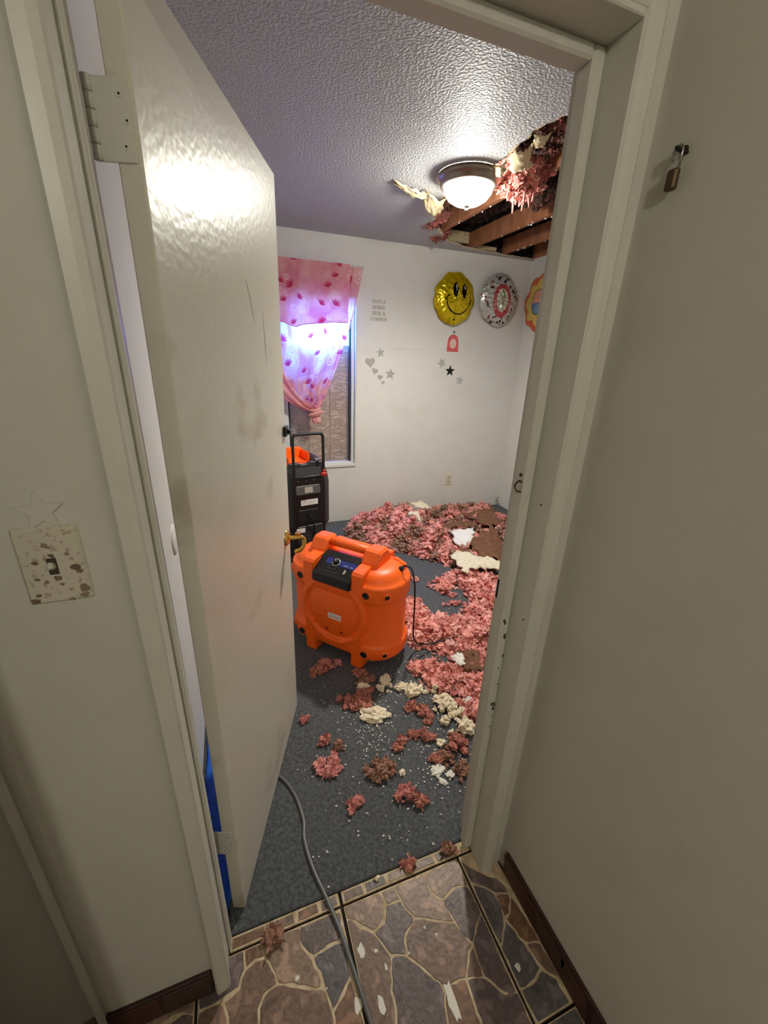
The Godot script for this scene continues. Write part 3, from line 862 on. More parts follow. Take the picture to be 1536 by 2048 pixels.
	blob(core, ico2, Transform3D(Basis.from_scale(Vector3(0.10, 0.085, 0.11)), Vector3(1.555, CEIL + 0.045, -1.565)), 0.5, 12, 1.5, 0.3)
	var cm := obj("matted_core", core, M.fluff[2], pt)
	cm.position = -pt.position
	var sd := obj("strand", st, M.fluff[1], pt)
	sd.position = -pt.position
	sd.set_meta("kind", "stuff")
	# nail tips and loose bits glowing along the joists
	var bits := MultiMesh.new()
	bits.transform_format = MultiMesh.TRANSFORM_3D
	st = mk()
	blob(st, ico(0), Transform3D.IDENTITY, 0.4, 5)
	st.generate_normals()
	bits.mesh = st.commit()
	bits.instance_count = 46
	for j in 46:
		var x: float = [1.63, 2.085, 2.455][j % 3] + r.randf_range(-0.004, 0.04)
		bits.set_instance_transform(j, Transform3D(Basis.from_euler(Vector3(r.randf() * 6, r.randf() * 6, 0)).scaled(Vector3.ONE * r.randf_range(0.003, 0.007)), Vector3(x, CEIL + 0.013, r.randf_range(-2.9, -1.2))))
	var mm := MultiMeshInstance3D.new()
	mm.name = "loose_bit"
	mm.multimesh = bits
	mm.material_override = M.white
	mm.set_meta("kind", "stuff")
	cl.add_child(mm, true)
func fluff(n: String, label: String, rc: Rect2, y0: float, y1: float, count: int, pal: Array, sd: int):
	var t := thing(n, label, "insulation", Vector3(rc.get_center().x, y0, rc.get_center().y))
	var r := rng(sd)
	var xfs := []
	var cols := []
	for k in count:
		var u := r.randf_range(-1, 1)
		var v := r.randf_range(-1, 1)
		var fall: float = clamp(1.0 - pow(max(abs(u), abs(v)), 3.0), 0.05, 1.0)
		var y := y1 - (y1 - y0) * fall * sqrt(r.randf())
		xfs.append(Transform3D(Basis.from_euler(Vector3(r.randf() * TAU, r.randf() * TAU, r.randf() * TAU)).scaled(Vector3.ONE * r.randf_range(0.016, 0.034)), Vector3(u * rc.size.x * 0.5, y - y0, v * rc.size.y * 0.5)))
		cols.append((pal[r.randi() % pal.size()] as Color).srgb_to_linear() * r.randf_range(0.75, 1.2))
	tuft_field(t, xfs, cols, r)
func tuft_field(t: Node3D, xfs: Array, cols: Array, r: RandomNumberGenerator):
	for v in 3:
		var idx := []
		for k in xfs.size():
			if k % 3 == v: idx.append(k)
		var m := MultiMesh.new()
		m.transform_format = MultiMesh.TRANSFORM_3D
		m.use_colors = true
		m.mesh = tufts[v + (3 if r.randf() < 0.5 else 0)]
		m.instance_count = idx.size()
		for k in idx.size():
			m.set_instance_transform(k, xfs[idx[k]])
			m.set_instance_color(k, cols[idx[k]])
		var o := MultiMeshInstance3D.new()
		o.name = "tufts"
		o.multimesh = m
		o.material_override = M.fluff_white
		o.set_meta("kind", "stuff")
		t.add_child(o, true)
func make_tuft(sd: int) -> ArrayMesh:
	var r := rng(sd)
	var st := mk()
	blob(st, ico1, Transform3D(Basis.from_scale(Vector3(0.8, 0.45, 0.65)), Vector3.ZERO), 0.55, sd, 1.4, 0.35)
	for k in 9:
		var dirn := Vector3(r.randf_range(-1, 1), r.randf_range(-0.8, 0.9), r.randf_range(-1, 1)).normalized()
		var side := dirn.cross(Vector3(r.randf_range(-1, 1), r.randf_range(-1, 1), r.randf_range(-1, 1))).normalized()
		var curl := dirn.cross(side) * r.randf_range(-0.5, 0.5)
		var w := r.randf_range(0.12, 0.34)
		var l := r.randf_range(0.8, 1.35)
		var c := r.randf_range(0.7, 1.25)
		var prev := []
		for i in 4:
			var t := i / 3.0
			var p := dirn * (0.35 + (l - 0.35) * t) + curl * t * t
			var ww := w * (1.0 - t * 0.55)
			var e := [p - side * ww, p + side * ww]
			if i > 0:
				st.set_color(Color(c, c, c))
				quad(st, prev[0], prev[1], e[1], e[0], dirn.cross(side))
			prev = e
	st.generate_normals()
	return st.commit()
func flap(st: SurfaceTool, a: Vector3, b: Vector3, c: Vector3, d: Vector3, bend: Vector3, sd: int, th: float, nx := 9, ny := 7, rough := 0.06, jag := 0.20):
	var n := fnl(sd, 1.6, FastNoiseLite.TYPE_SIMPLEX, 3)
	var size := (b - a).length()
	var gnorm := (b - a).cross(d - a).normalized()
	if gnorm.y < 0: gnorm = -gnorm
	var P := []
	for j in ny + 1:
		var row := []
		for i in nx + 1:
			var u := float(i) / nx
			var v := float(j) / ny
			var uu := u + n.get_noise_2d(v * 1.9 + 5.0, u * 2.0) * jag * (1.0 if i == 0 or i == nx else 0.3)
			var vv := v + n.get_noise_2d(u * 2.2 + 9.0, v * 1.8 + 4.0) * jag * (1.0 if j == 0 or j == ny else 0.3)
			var p := a.lerp(b, uu).lerp(d.lerp(c, uu), vv)
			p += bend * 4.0 * u * (1.0 - u) + gnorm * n.get_noise_2d(u * 2.2, v * 2.2) * size * rough
			row.append(p)
		P.append(row)
	var off := gnorm * th
	for j in ny:
		for i in nx:
			quad(st, P[j][i] + off, P[j][i + 1] + off, P[j + 1][i + 1] + off, P[j + 1][i] + off, gnorm)
			quad(st, P[j][i], P[j][i + 1], P[j + 1][i + 1], P[j + 1][i], -gnorm)
	for i in nx:
		quad(st, P[0][i], P[0][i + 1], P[0][i + 1] + off, P[0][i] + off, a - d)
		quad(st, P[ny][i], P[ny][i + 1], P[ny][i + 1] + off, P[ny][i] + off, d - a)
	for j in ny:
		quad(st, P[j][0], P[j + 1][0], P[j + 1][0] + off, P[j][0] + off, a - b)
		quad(st, P[j][nx], P[j + 1][nx], P[j + 1][nx] + off, P[j][nx] + off, b - a)

# ------------------------------------------------------------------ lamps
func lamp_body(t: Node3D, col: Color, glow: float, energy: float, down := 0.0):
	var st := mk(true)
	lathe(st, [Vector2(0.118, -0.048), Vector2(0.132, -0.050), Vector2(0.139, -0.044), Vector2(0.143, -0.030), Vector2(0.152, -0.026), Vector2(0.158, -0.018), Vector2(0.157, -0.008), Vector2(0.150, -0.001)], 48)
	obj("canopy_ring", st, M.bronze, t)
	var e := mat(Color(0.95, 0.93, 0.88), 0.4)
	e.emission_enabled = true
	e.emission = col
	e.emission_energy_multiplier = glow
	st = mk(true)
	lathe(st, [Vector2(0.0, -0.128), Vector2(0.03, -0.126), Vector2(0.065, -0.117), Vector2(0.095, -0.100), Vector2(0.115, -0.075), Vector2(0.122, -0.050)], 48)
	obj("glass_dome", st, e, t)
	st = mk(true)
	lathe(st, [Vector2(0.0, -0.148), Vector2(0.006, -0.146), Vector2(0.009, -0.140), Vector2(0.006, -0.134), Vector2(0.011, -0.129), Vector2(0.014, -0.125)], 20)
	obj("finial", st, M.bronze, t)
	var l := OmniLight3D.new()
	l.name = "lamp_light"
	l.light_color = col
	l.light_energy = energy
	l.omni_range = 12.0
	l.omni_attenuation = 2.0
	l.light_size = 0.05
	l.shadow_enabled = true
	l.position = Vector3(0, -0.112, 0)
	t.add_child(l)
	if down > 0.0:
		var s := SpotLight3D.new()
		s.name = "lamp_spot"
		s.light_color = col
		s.light_energy = down
		s.spot_angle = 84.0
		s.spot_angle_attenuation = 1.0
		s.spot_range = 12.0
		s.spot_attenuation = 2.0
		s.light_size = 0.05
		s.shadow_enabled = true
		s.rotation.x = -PI / 2
		s.position = Vector3(0, -0.11, 0)
		t.add_child(s)
func ceiling_lamp(p: Vector3):
	var t := thing("ceiling_lamp", "glowing round flush ceiling lamp with bronze rim at the hole's edge", "lamp", p)
	t.scale = Vector3.ONE * 1.06
	lamp_body(t, Color(1.0, 0.99, 0.94), 2.2, 0.55, 3.7)
func hall_lamp(p: Vector3):
	var t := thing("ceiling_lamp", "round flush ceiling lamp in the hall behind the viewer", "lamp", p)
	lamp_body(t, Color(1.0, 0.985, 0.92), 1.0, 0.92)

# ------------------------------------------------------------------ curtain
func curtain_tex() -> ImageTexture:
	var S := 512
	var im := Image.create(S, S, false, Image.FORMAT_RGB8)
	var n := fnl(31, 0.006, FastNoiseLite.TYPE_SIMPLEX_SMOOTH, 3)
	for y in S:
		for x in S:
			var k := n.get_noise_2d(x, y)
			im.set_pixel(x, y, Color(0.91, 0.60, 0.66).lerp(Color(0.96, 0.76, 0.75), clamp(0.5 + k * 1.3, 0, 1)))
	var r := rng(9)
	# pale swirls
	for k in 16:
		var c := Vector2(r.randf() * S, r.randf() * S)
		var a0 := r.randf() * TAU
		var s := r.randf_range(14, 34)
		for i in 240:
			var t := i / 240.0
			var q := c + Vector2(cos(a0 + t * 9.0), sin(a0 + t * 9.0)) * s * (1.0 - t * 0.75)
			dot(im, q, 2.2, Color(0.99, 0.90, 0.90), 0.65)
	# white rose like blooms
	for k in 5:
		var c := Vector2(r.randf() * S, r.randf() * S)
		for i in 40:
			var a := i * 2.4
			dot(im, c + Vector2(cos(a), sin(a)) * sqrt(i) * 6.0, 6.0, Color(1.0, 0.93, 0.86), 0.35)
	# dark pink lotus flowers
	for k in 16:
		var c := Vector2((k % 4 + r.randf_range(0.1, 0.9)) * S / 4.0, (floor(k / 4.0) + r.randf_range(0.1, 0.9)) * S / 4.0)
		var a0 := r.randf_range(-1.0, 1.0)
		var s := r.randf_range(0.75, 1.15)
		for p in 5:
			var a := a0 - PI / 2 + (p - 2) * 0.5
			for i in 12:
				var t := i / 11.0
				dot(im, c + Vector2(cos(a), sin(a)) * t * 34.0 * s, (1.5 + 4.0 * sin(PI * min(1.0, t * 0.95 + 0.05))) * s, Color(0.78, 0.16, 0.34), 0.38)
	im.generate_mipmaps()
	return ImageTexture.create_from_image(im)
func dot(im: Image, c: Vector2, rad: float, col: Color, al: float):
	var S := im.get_width()
	for y in range(int(c.y - rad), int(c.y + rad) + 1):
		for x in range(int(c.x - rad), int(c.x + rad) + 1):
			if Vector2(x, y).distance_to(c) <= rad:
				var u := posmod(x, S)
				var v := posmod(y, im.get_height())
				im.set_pixel(u, v, im.get_pixel(u, v).lerp(col, al))
func curve2(pts: Array, t: float) -> Vector2:
	var f := t * (pts.size() - 1)
	var i: int = min(int(f), pts.size() - 2)
	var a: Vector2 = pts[max(i - 1, 0)]
	var b: Vector2 = pts[i]
	var c: Vector2 = pts[i + 1]
	var d: Vector2 = pts[min(i + 2, pts.size() - 1)]
	return b.cubic_interpolate(c, a, d, f - i)
func uvgrid(st: SurfaceTool, P: Array, U: Array, out: Vector3):
	for j in P.size() - 1:
		for i in P[0].size() - 1:
			for t in [[[j, i], [j, i + 1], [j + 1, i + 1]], [[j, i], [j + 1, i + 1], [j + 1, i]]]:
				var q := []
				for s in t: q.append(s)
				var a: Vector3 = P[q[0][0]][q[0][1]]
				var b: Vector3 = P[q[1][0]][q[1][1]]
				var c: Vector3 = P[q[2][0]][q[2][1]]
				if (c - a).cross(b - a).dot(out) < 0: q = [q[0], q[2], q[1]]
				for s in q:
					st.set_uv(U[s[0]][s[1]])
					st.add_vertex(P[s[0]][s[1]])
func curtain():
	var m := mat(g(1), 0.85)
	m.albedo_texture = curtain_tex()
	m.cull_mode = BaseMaterial3D.CULL_DISABLED
	m.backlight_enabled = true
	m.backlight = Color(1.0, 0.97, 0.95)
	var t := thing("curtain", "pink flowered curtain with a valance, its end tied in a knot", "curtain", Vector3(0.75, 0.97, -2.96))
	var o := Vector3(0.75, 0.97, -2.96)
	var n := fnl(3, 2.2, FastNoiseLite.TYPE_SIMPLEX, 2)
	var L := [Vector2(0.41, 2.205), Vector2(0.415, 1.95), Vector2(0.42, 1.70), Vector2(0.43, 1.48), Vector2(0.442, 1.225), Vector2(0.52, 1.15), Vector2(0.685, 1.10)]
	var R := [Vector2(1.130, 2.212), Vector2(1.070, 1.93), Vector2(1.005, 1.715), Vector2(0.945, 1.55), Vector2(0.868, 1.36), Vector2(0.805, 1.21), Vector2(0.745, 1.105)]
	var P := []
	var U := []
	for j in 57:
		var v := j / 56.0
		var a := curve2(L, v)
		var b := curve2(R, v)
		var row := []
		var ru := []
		for i in 73:
			var u := i / 72.0
			var q := a.lerp(b, u)
			var bunch: float = smoothstep(0.72, 0.98, u)
			var z := 0.006 * sin(u * 22.0 + v * 3.0) * (0.4 + v) + n.get_noise_2d(u * 2.0, v * 2.0) * 0.02
			z += bunch * 0.012 * sin(u * 120.0) * (1.0 - v * 0.4) + bunch * 0.012
			z += smoothstep(0.5, 1.0, v) * (0.014 * sin(u * 34.0 + 1.0) + 0.008 * sin(u * 67.0) + 0.02 * sin(PI * u))
			q.y += smoothstep(0.55, 0.9, v) * 0.05 * sin(PI * u) * (1.0 - v)
			row.append(Vector3(q.x, q.y, -2.962 + z) - o)
			ru.append(Vector2(u * 0.62 * 1.5, v * 1.12 * 1.5))
		P.append(row); U.append(ru)
	var st := mk(true)
	uvgrid(st, P, U, Vector3.BACK)
	obj("curtain_panel", st, m, t)
	# the gathered lower fold that sweeps to the knot
	var FU := [Vector2(0.43, 1.44), Vector2(0.454, 1.395), Vector2(0.545, 1.25), Vector2(0.64, 1.15), Vector2(0.70, 1.105)]
	var FL := [Vector2(0.41, 1.27), Vector2(0.446, 1.215), Vector2(0.51, 1.155), Vector2(0.60, 1.105), Vector2(0.695, 1.075)]
	P = []; U = []
	for j in 15:
		var v := j / 14.0
		var row := []
		var ru := []
		for i in 33:
			var u := i / 32.0
			var q := curve2(FU, u).lerp(curve2(FL, u), v)
			row.append(Vector3(q.x, q.y, -2.938 + 0.012 * sin(v * 11.0 + u) + 0.014 * u) - o)
			ru.append(Vector2(u * 0.4 + 0.1, v * 0.25 + 0.6))
		P.append(row); U.append(ru)
	st = mk(true)
	uvgrid(st, P, U, Vector3.BACK)
	obj("gathered_fold", st, m, t)
	# valance in front
	P = []; U = []
	var B := [Vector2(0.0, 1.785), Vector2(0.12, 1.775), Vector2(0.25, 1.752), Vector2(0.30, 1.748), Vector2(0.37, 1.765), Vector2(0.6, 1.782), Vector2(0.8, 1.797), Vector2(1.0, 1.80)]
	for j in 31:
		var v := j / 30.0
		var row := []
		var ru := []
		for i in 61:
			var u := i / 60.0
			var yb := 1.78
			for k in B.size() - 1:
				if u >= B[k].x and u <= B[k + 1].x: yb = lerp(B[k].y, B[k + 1].y, (u - B[k].x) / (B[k + 1].x - B[k].x))
			var x: float = lerp(0.40, lerp(1.02, 0.995, v), u)
			var z := 0.007 * sin(u * 15.0 + 1.0) * (0.3 + v) + n.get_noise_2d(u * 2.0 + 8.0, v) * 0.02 * v
			z -= 0.014 * v * exp(-pow((u - 0.30 + 0.10 * (1.0 - v)) * 22.0, 2.0))
			row.append(Vector3(x, lerp(2.222, yb, v), -2.925 + z) - o)
			ru.append(Vector2(u * 0.62 * 1.5 + 0.31, v * 0.44 * 1.5 + 0.17))
		P.append(row); U.append(ru)
	st = mk(true)
	uvgrid(st, P, U, Vector3.BACK)
	var va := obj("valance", st, m, t)
	st = mk(true)
	var hem := []
	for i in 61: hem.append(P[30][i] + Vector3(0, 0.003, 0.0))
	tube(st, hem, 0.0028, 6)
	var mh := mat(Color(0.80, 0.36, 0.50), 0.85)
	obj("hem", st, mh, va)
	# knot: wrapped folds and a gathered tail
	var c := Vector3(0.712, 1.080, -2.935) - o
	st = mk(true)
	for k in 4:
		var ring := []
		var rr := 0.030 + 0.012 * sin(k * 2.1)
		for i in 25:
			var a := TAU * i / 24.0
			ring.append(c + Vector3(cos(a) * rr * 1.25, (k - 1.5) * 0.018 + sin(a + k) * 0.008 + cos(a) * 0.008, sin(a) * rr * 0.8))
		tube(st, ring, 0.013, 10, false)
	obj("knot", st, m, t)
	st = mk(true)
	P = []; U = []
	for j in 13:
		var v := j / 12.0
		var row := []
		var ru := []
		for i in 33:
			var a := TAU * i / 32.0
			var rr: float = lerp(0.022, 0.034, smoothstep(0.0, 0.6, v)) * (1.0 + 0.28 * sin(a * 5.0 + v * 2.0)) * (1.0 if v < 0.98 else 0.7)
			row.append(Vector3(c.x + 0.004 + cos(a) * rr + v * 0.004, c.y - 0.02 - v * 0.072 + 0.006 * sin(a * 3.0) * v, c.z + sin(a) * rr * 0.7))
			ru.append(Vector2(i / 32.0 * 0.4, v * 0.2 + 0.4))
		P.append(row); U.append(ru)
	for j in 12:
		for i in 32:
			var q0: Vector3 = P[j][i]
			var ctr := Vector3(c.x + 0.004, q0.y, c.z)
			for tr in [[[j, i], [j, i + 1], [j + 1, i + 1]], [[j, i], [j + 1, i + 1], [j + 1, i]]]:
				var A: Vector3 = P[tr[0][0]][tr[0][1]]
				var Bv: Vector3 = P[tr[1][0]][tr[1][1]]
				var Cv: Vector3 = P[tr[2][0]][tr[2][1]]
				var od: Array = tr if (Cv - A).cross(Bv - A).dot(A - ctr) >= 0 else [tr[0], tr[2], tr[1]]
				for s in od:
					st.set_uv(U[s[0]][s[1]])
					st.add_vertex(P[s[0]][s[1]])
	obj("curtain_tail", st, m, t)
	var rod := mk(true)
	tube(rod, [Vector3(0.36, 2.213, -2.945), Vector3(1.137, 2.213, -2.945)], 0.006, 10)
	tube(rod, [Vector3(1.137, 2.213, -2.945), Vector3(1.137, 2.213, -3.017)], 0.006, 10)
	tube(rod, [Vector3(0.36, 2.213, -2.945), Vector3(0.36, 2.213, -3.017)], 0.006, 10)
	tag(obj("curtain_rod", rod, M.alu), "thin white curtain rod through the top of the pink curtain", "curtain rod")

# ------------------------------------------------------------------ orange air mover
func stadium(inx: float, y: float, hl := 0.185, rx := 0.155, rz := 0.17) -> Array:
	var p := []
	var a := rx - inx
	var b := rz - inx
	for k in 15:
		var t := -PI / 2 + PI * k / 14.0
		p.append(Vector3(hl + a * cos(t), y, -b * sin(t)))
	for k in 15:
		var t := PI / 2 + PI * k / 14.0
		p.append(Vector3(-hl + a * cos(t), y, -b * sin(t)))
	return p
func loft(st: SurfaceTool, rings: Array, cap0 := true, cap1 := true):
	for j in rings.size() - 1:
		var c := Vector3.ZERO
		for p in rings[j]: c += p
		for p in rings[j + 1]: c += p
		c /= 2.0 * rings[j].size()
		var n: int = rings[j].size()
		for i in n:
			var i2 := (i + 1) % n
			var a: Vector3 = rings[j][i]
			var b: Vector3 = rings[j][i2]
			var d: Vector3 = rings[j + 1][i]
			var e: Vector3 = rings[j + 1][i2]
			var nn := (b - a).cross(d - a)
			if nn.length() < 1e-9: nn = (e - b).cross(d - b)
			var m := (a + b + d + e) * 0.25 - c
			m.y = 0
			var fl := nn if nn.dot(m) >= 0 else -nn
			# flat shoulders look up or down, decided by how the outline shrinks
			if abs(nn.normalized().y) > 0.97: fl = nn if (nn.y > 0) == (d.distance_to(c) < a.distance_to(c)) else -nn
			quad(st, a, b, e, d, fl)
	for e in ([0] if cap0 else []) + ([rings.size() - 1] if cap1 else []):
		var o := Vector3.UP if e else Vector3.DOWN
		for i in range(1, rings[e].size() - 1): tri(st, rings[e][0], rings[e][i], rings[e][i + 1], o)
func air_mover():
	var t := thing("air_mover", "bright orange portable air mover with top handle standing on the carpet", "air mover", Vector3(0.537, 0.006, -1.2235), -0.8552)
	var st := mk(true)
	var rings := []
	for q in [[0.052, 0.035], [0.056, 0.022], [0.072, 0.006], [0.088, 0.0], [0.136, 0.0], [0.146, 0.003], [0.152, 0.010], [0.156, 0.014], [0.392, 0.014], [0.400, 0.012], [0.408, 0.004], [0.416, 0.0], [0.484, 0.0], [0.494, 0.003], [0.500, 0.010], [0.504, 0.020], [0.520, 0.028], [0.536, 0.040], [0.549, 0.058], [0.557, 0.082], [0.560, 0.115]]:
		rings.append(stadium(q[1], q[0]))
	loft(st, rings, false, true)
	# tunnel underneath between the feet
	sg(st, false)
	for s in [-1.0, 1.0]:
		# feet and columns, front and back
		for xx in [-0.148, 0.148]:
			var w := 0.033
			var xf := Transform3D(Basis(Vector3(0, 0, s), Vector3.UP, Vector3(-s, 0, 0)), Vector3(xx, 0, 0))
			for prof in [PackedVector2Array([Vector2(0.06, 0.0), Vector2(0.165, 0.0), Vector2(0.1715, 0.007), Vector2(0.1715, 0.20), Vector2(0.06, 0.20)]), PackedVector2Array([Vector2(0.05, 0.40), Vector2(0.1715, 0.40), Vector2(0.1715, 0.548), Vector2(0.160, 0.562), Vector2(0.10, 0.572), Vector2(0.05, 0.572)])]:
				for half in [-1.0, 1.0]: prism(st, prof, 0.0, w * half, xf, 0.006)
			# boss under each bolt
		for bp in [[-0.203, 0.452], [0.199, 0.455], [-0.206, 0.097], [0.194, 0.101]]:
			sg(st, true)
			lathe(st, [Vector2(0.036, -0.03), Vector2(0.031, 0.005), Vector2(0.026, 0.009), Vector2(0.020, 0.009), Vector2(0.018, 0.004), Vector2(0.0, 0.004)], 24, Transform3D(Basis(Vector3.RIGHT, PI / 2 * s), Vector3(bp[0], bp[1], s * 0.160)))
			sg(st, false)
		# raised ring with a flat disc in it
		sg(st, true)
		var face := Transform3D(Basis(Vector3.RIGHT, PI / 2 * s), Vector3(0.002, 0.297, s * 0.156))
		lathe(st, [Vector2(0.204, -0.03), Vector2(0.201, 0.010), Vector2(0.196, 0.0165), Vector2(0.190, 0.0185), Vector2(0.178, 0.0185), Vector2(0.171, 0.0165), Vector2(0.166, 0.009), Vector2(0.161, 0.0045), Vector2(0.155, 0.0045), Vector2(0.150, 0.0085), Vector2(0.146, 0.010), Vector2(0.0, 0.010)], 72, face)
		sg(st, false)
		# moulded seam across the disc
		box(st, Vector3(0.002, 0.262, s * 0.1665), Vector3(0.25, 0.0035, 0.0025), 0.001)
	# rib band above the tunnel
	box(st, Vector3(0.0, 0.128, 0.0), Vector3(0.24, 0.045, 0.312), 0.008)
	# handle blocks
	for xx in [-0.162, 0.160]:
		var prof := PackedVector2Array([Vector2(-0.09, 0.54), Vector2(0.09, 0.54), Vector2(0.072, 0.592), Vector2(0.045, 0.630), Vector2(0.025, 0.637), Vector2(-0.025, 0.637), Vector2(-0.045, 0.630), Vector2(-0.075, 0.585)])
		for half in [-1.0, 1.0]:
			prism(st, prof, 0.0, 0.048 * half, Transform3D(Basis(Vector3(0, 0, -1), Vector3.UP, Vector3.RIGHT), Vector3(xx, 0, 0)), 0.012)
	sg(st, true)
	tube(st, [Vector3(-0.15, 0.606, 0.0), Vector3(0.0, 0.608, 0.0), Vector3(0.15, 0.606, 0.0)], 0.024, 16)
	# handle wings at the ends and a ridge behind
	sg(st, false)
	box(st, Vector3(-0.02, 0.566, -0.09), Vector3(0.20, 0.05, 0.05), 0.012)
	for xx in [-0.25, 0.25]: box(st, Vector3(xx, 0.532, -0.085), Vector3(0.09, 0.05, 0.045), 0.014, Basis(Vector3.BACK, -0.40 * sign(xx)))
	obj("shell", st, M.orange, t)
	# end bosses
	for e in [-1.0, 1.0]:
		for bp in [[0.452, 0.11], [0.105, 0.11], [0.452, -0.11], [0.105, -0.11]]:
			var nx := Vector3(e * cos(0.80), 0, sign(bp[1]) * sin(0.80))
			var c := Vector3(e * (0.185 + 0.155 * cos(0.80)), bp[0], sign(bp[1]) * 0.17 * sin(0.80))
			var by := nx
			var bxv := Vector3.UP
			st = mk(true)
			lathe(st, [Vector2(0.026, -0.012), Vector2(0.020, 0.006), Vector2(0.014, 0.007), Vector2(0.012, 0.002)], 18, Transform3D(Basis(bxv, by, bxv.cross(by)), c))
			obj("boss", st, M.orange, t)
			st = mk(true)
			lathe(st, [Vector2(0.012, 0.0), Vector2(0.011, 0.005), Vector2(0.0, 0.005)], 18, Transform3D(Basis(bxv, by, bxv.cross(by)), c))
			obj("end_bolt", st, M.black, t)
	for s in [-1.0, 1.0]:
		for bp in [[-0.203, 0.452], [0.199, 0.455], [-0.206, 0.097], [0.194, 0.101]]:
			st = mk(true)
			var xf := Transform3D(Basis(Vector3.RIGHT, PI / 2 * s), Vector3(bp[0], bp[1], s * 0.163))
			lathe(st, [Vector2(0.0185, 0.004), Vector2(0.018, 0.0085), Vector2(0.015, 0.0105), Vector2(0.010, 0.0105), Vector2(0.009, 0.0075), Vector2(0.0, 0.0075)], 20, xf)
			obj("corner_bolt", st, M.black, t)
		for q in [[-0.032, 0.419], [0.058, 0.421], [-0.036, 0.179], [0.056, 0.183]]:
			st = mk(true)
			lathe(st, [Vector2(0.0085, 0.0), Vector2(0.0085, 0.004), Vector2(0.006, 0.0045), Vector2(0.005, 0.0025), Vector2(0.0, 0.0025)], 12, Transform3D(Basis(Vector3.RIGHT, PI / 2 * s), Vector3(q[0], q[1], s * 0.1655)))
			obj("screw", st, M.red if s > 0 else M.black, t)
	# control housing
	st = mk()
	var pr := PackedVector2Array([Vector2(0.05, 0.458), Vector2(0.180, 0.456), Vector2(0.1865, 0.464), Vector2(0.184, 0.506), Vector2(0.170, 0.518), Vector2(0.088, 0.566), Vector2(0.045, 0.578), Vector2(0.03, 0.54)])
	var xh := Transform3D(Basis(Vector3(0, 0, 1), Vector3.UP, Vector3.LEFT), Vector3(0.0, 0, 0))
	prism(st, pr, 0.0, -0.115, xh, 0.006)
	prism(st, pr, 0.0, 0.115, xh, 0.006)
	var pn := obj("control_housing", st, M.black, t)
	# blue label on the slope with a knob, keys and small print
	var sl := (Vector3(0, 0.566, 0.088) - Vector3(0, 0.518, 0.170)).normalized()
	var nr := Vector3.RIGHT.cross(sl)
	if nr.y < 0: nr = -nr
	var fr := Transform3D(Basis(Vector3.RIGHT, sl, Vector3.RIGHT.cross(sl)), Vector3(0, 0.542, 0.129))
	if fr.basis.z.y < 0: fr.basis.z = -fr.basis.z
	st = mk()
	prism(st, PackedVector2Array([Vector2(-0.07, 0.006), Vector2(0.106, 0.006), Vector2(0.106, 0.041), Vector2(-0.07, 0.041)]), 0.0, 0.0012, fr, 0.0004)
	obj("blue_label", st, M.panel_blue, pn)
	st = mk(true)
	var kx := Transform3D(Basis(fr.basis.x, fr.basis.z, fr.basis.x.cross(fr.basis.z)), fr * Vector3(-0.012, 0.022, 0.001))
	lathe(st, [Vector2(0.023, 0.0), Vector2(0.023, 0.003), Vector2(0.019, 0.003)], 28, kx)
	obj("knob_ring", st, M.silver, pn)
	st = mk(true)
	lathe(st, [Vector2(0.017, 0.002), Vector2(0.015, 0.016), Vector2(0.012, 0.018), Vector2(0.0, 0.018)], 24, kx)
	obj("knob", st, M.black, pn)
	st = mk()
	box(st, fr * Vector3(-0.012, 0.026, 0.0195), Vector3(0.004, 0.012, 0.002), 0.0005, fr.basis)
	obj("knob_mark", st, M.white, pn)
	for q in [[0.05, 0.03], [0.085, 0.016]]:
		st = mk()
		box(st, fr * Vector3(q[0], 0.016, 0.0018), Vector3(q[1], 0.002, 0.0008), 0.0, fr.basis)
		obj("marking", st, M.white, pn)
	st = mk()
	box(st, fr * Vector3(-0.02, -0.018, 0.0015), Vector3(0.055, 0.024, 0.003), 0.001, fr.basis)
	obj("display", st, M.black_matt, pn)
	st = mk()
	for k in 9: box(st, fr * Vector3(-0.052 + k * 0.009, -0.036, 0.0006), Vector3(0.006, 0.004, 0.001), 0.0, fr.basis)
	for k in 6: box(st, fr * Vector3(-0.045 + k * 0.011, -0.002, 0.0006), Vector3(0.008, 0.002, 0.001), 0.0, fr.basis)
	obj("print", st, M.grey, pn).set_meta("kind", "stuff")
	st = mk()
	box(st, fr * Vector3(0.062, -0.02, 0.003), Vector3(0.013, 0.026, 0.006), 0.002, fr.basis)
	obj("rocker_switch", st, M.silver, pn)
	# rating plate
	st = mk()
	for tr in [[0, 1, 2], [0, 2, 3]]:
		var cs := [Vector3(-0.028, 0.250, 0.1672), Vector3(0.052, 0.250, 0.1672), Vector3(0.052, 0.285, 0.1672), Vector3(-0.028, 0.285, 0.1672)]
		var us := [Vector2(0, 1), Vector2(1, 1), Vector2(1, 0), Vector2(0, 0)]
		for k in [tr[0], tr[2], tr[1]]:
			st.set_uv(us[k]); st.add_vertex(cs[k])
	obj("rating_plate", st, M.label, t)
	# cord gland
	st = mk(true)
	lathe(st, [Vector2(0.014, -0.012), Vector2(0.013, 0.010), Vector2(0.009, 0.014), Vector2(0.0, 0.014)], 14, Transform3D(Basis(Vector3.BACK, -0.75), Vector3(0.292, 0.543, -0.024)))
	obj("cord_gland", st, M.black, t)

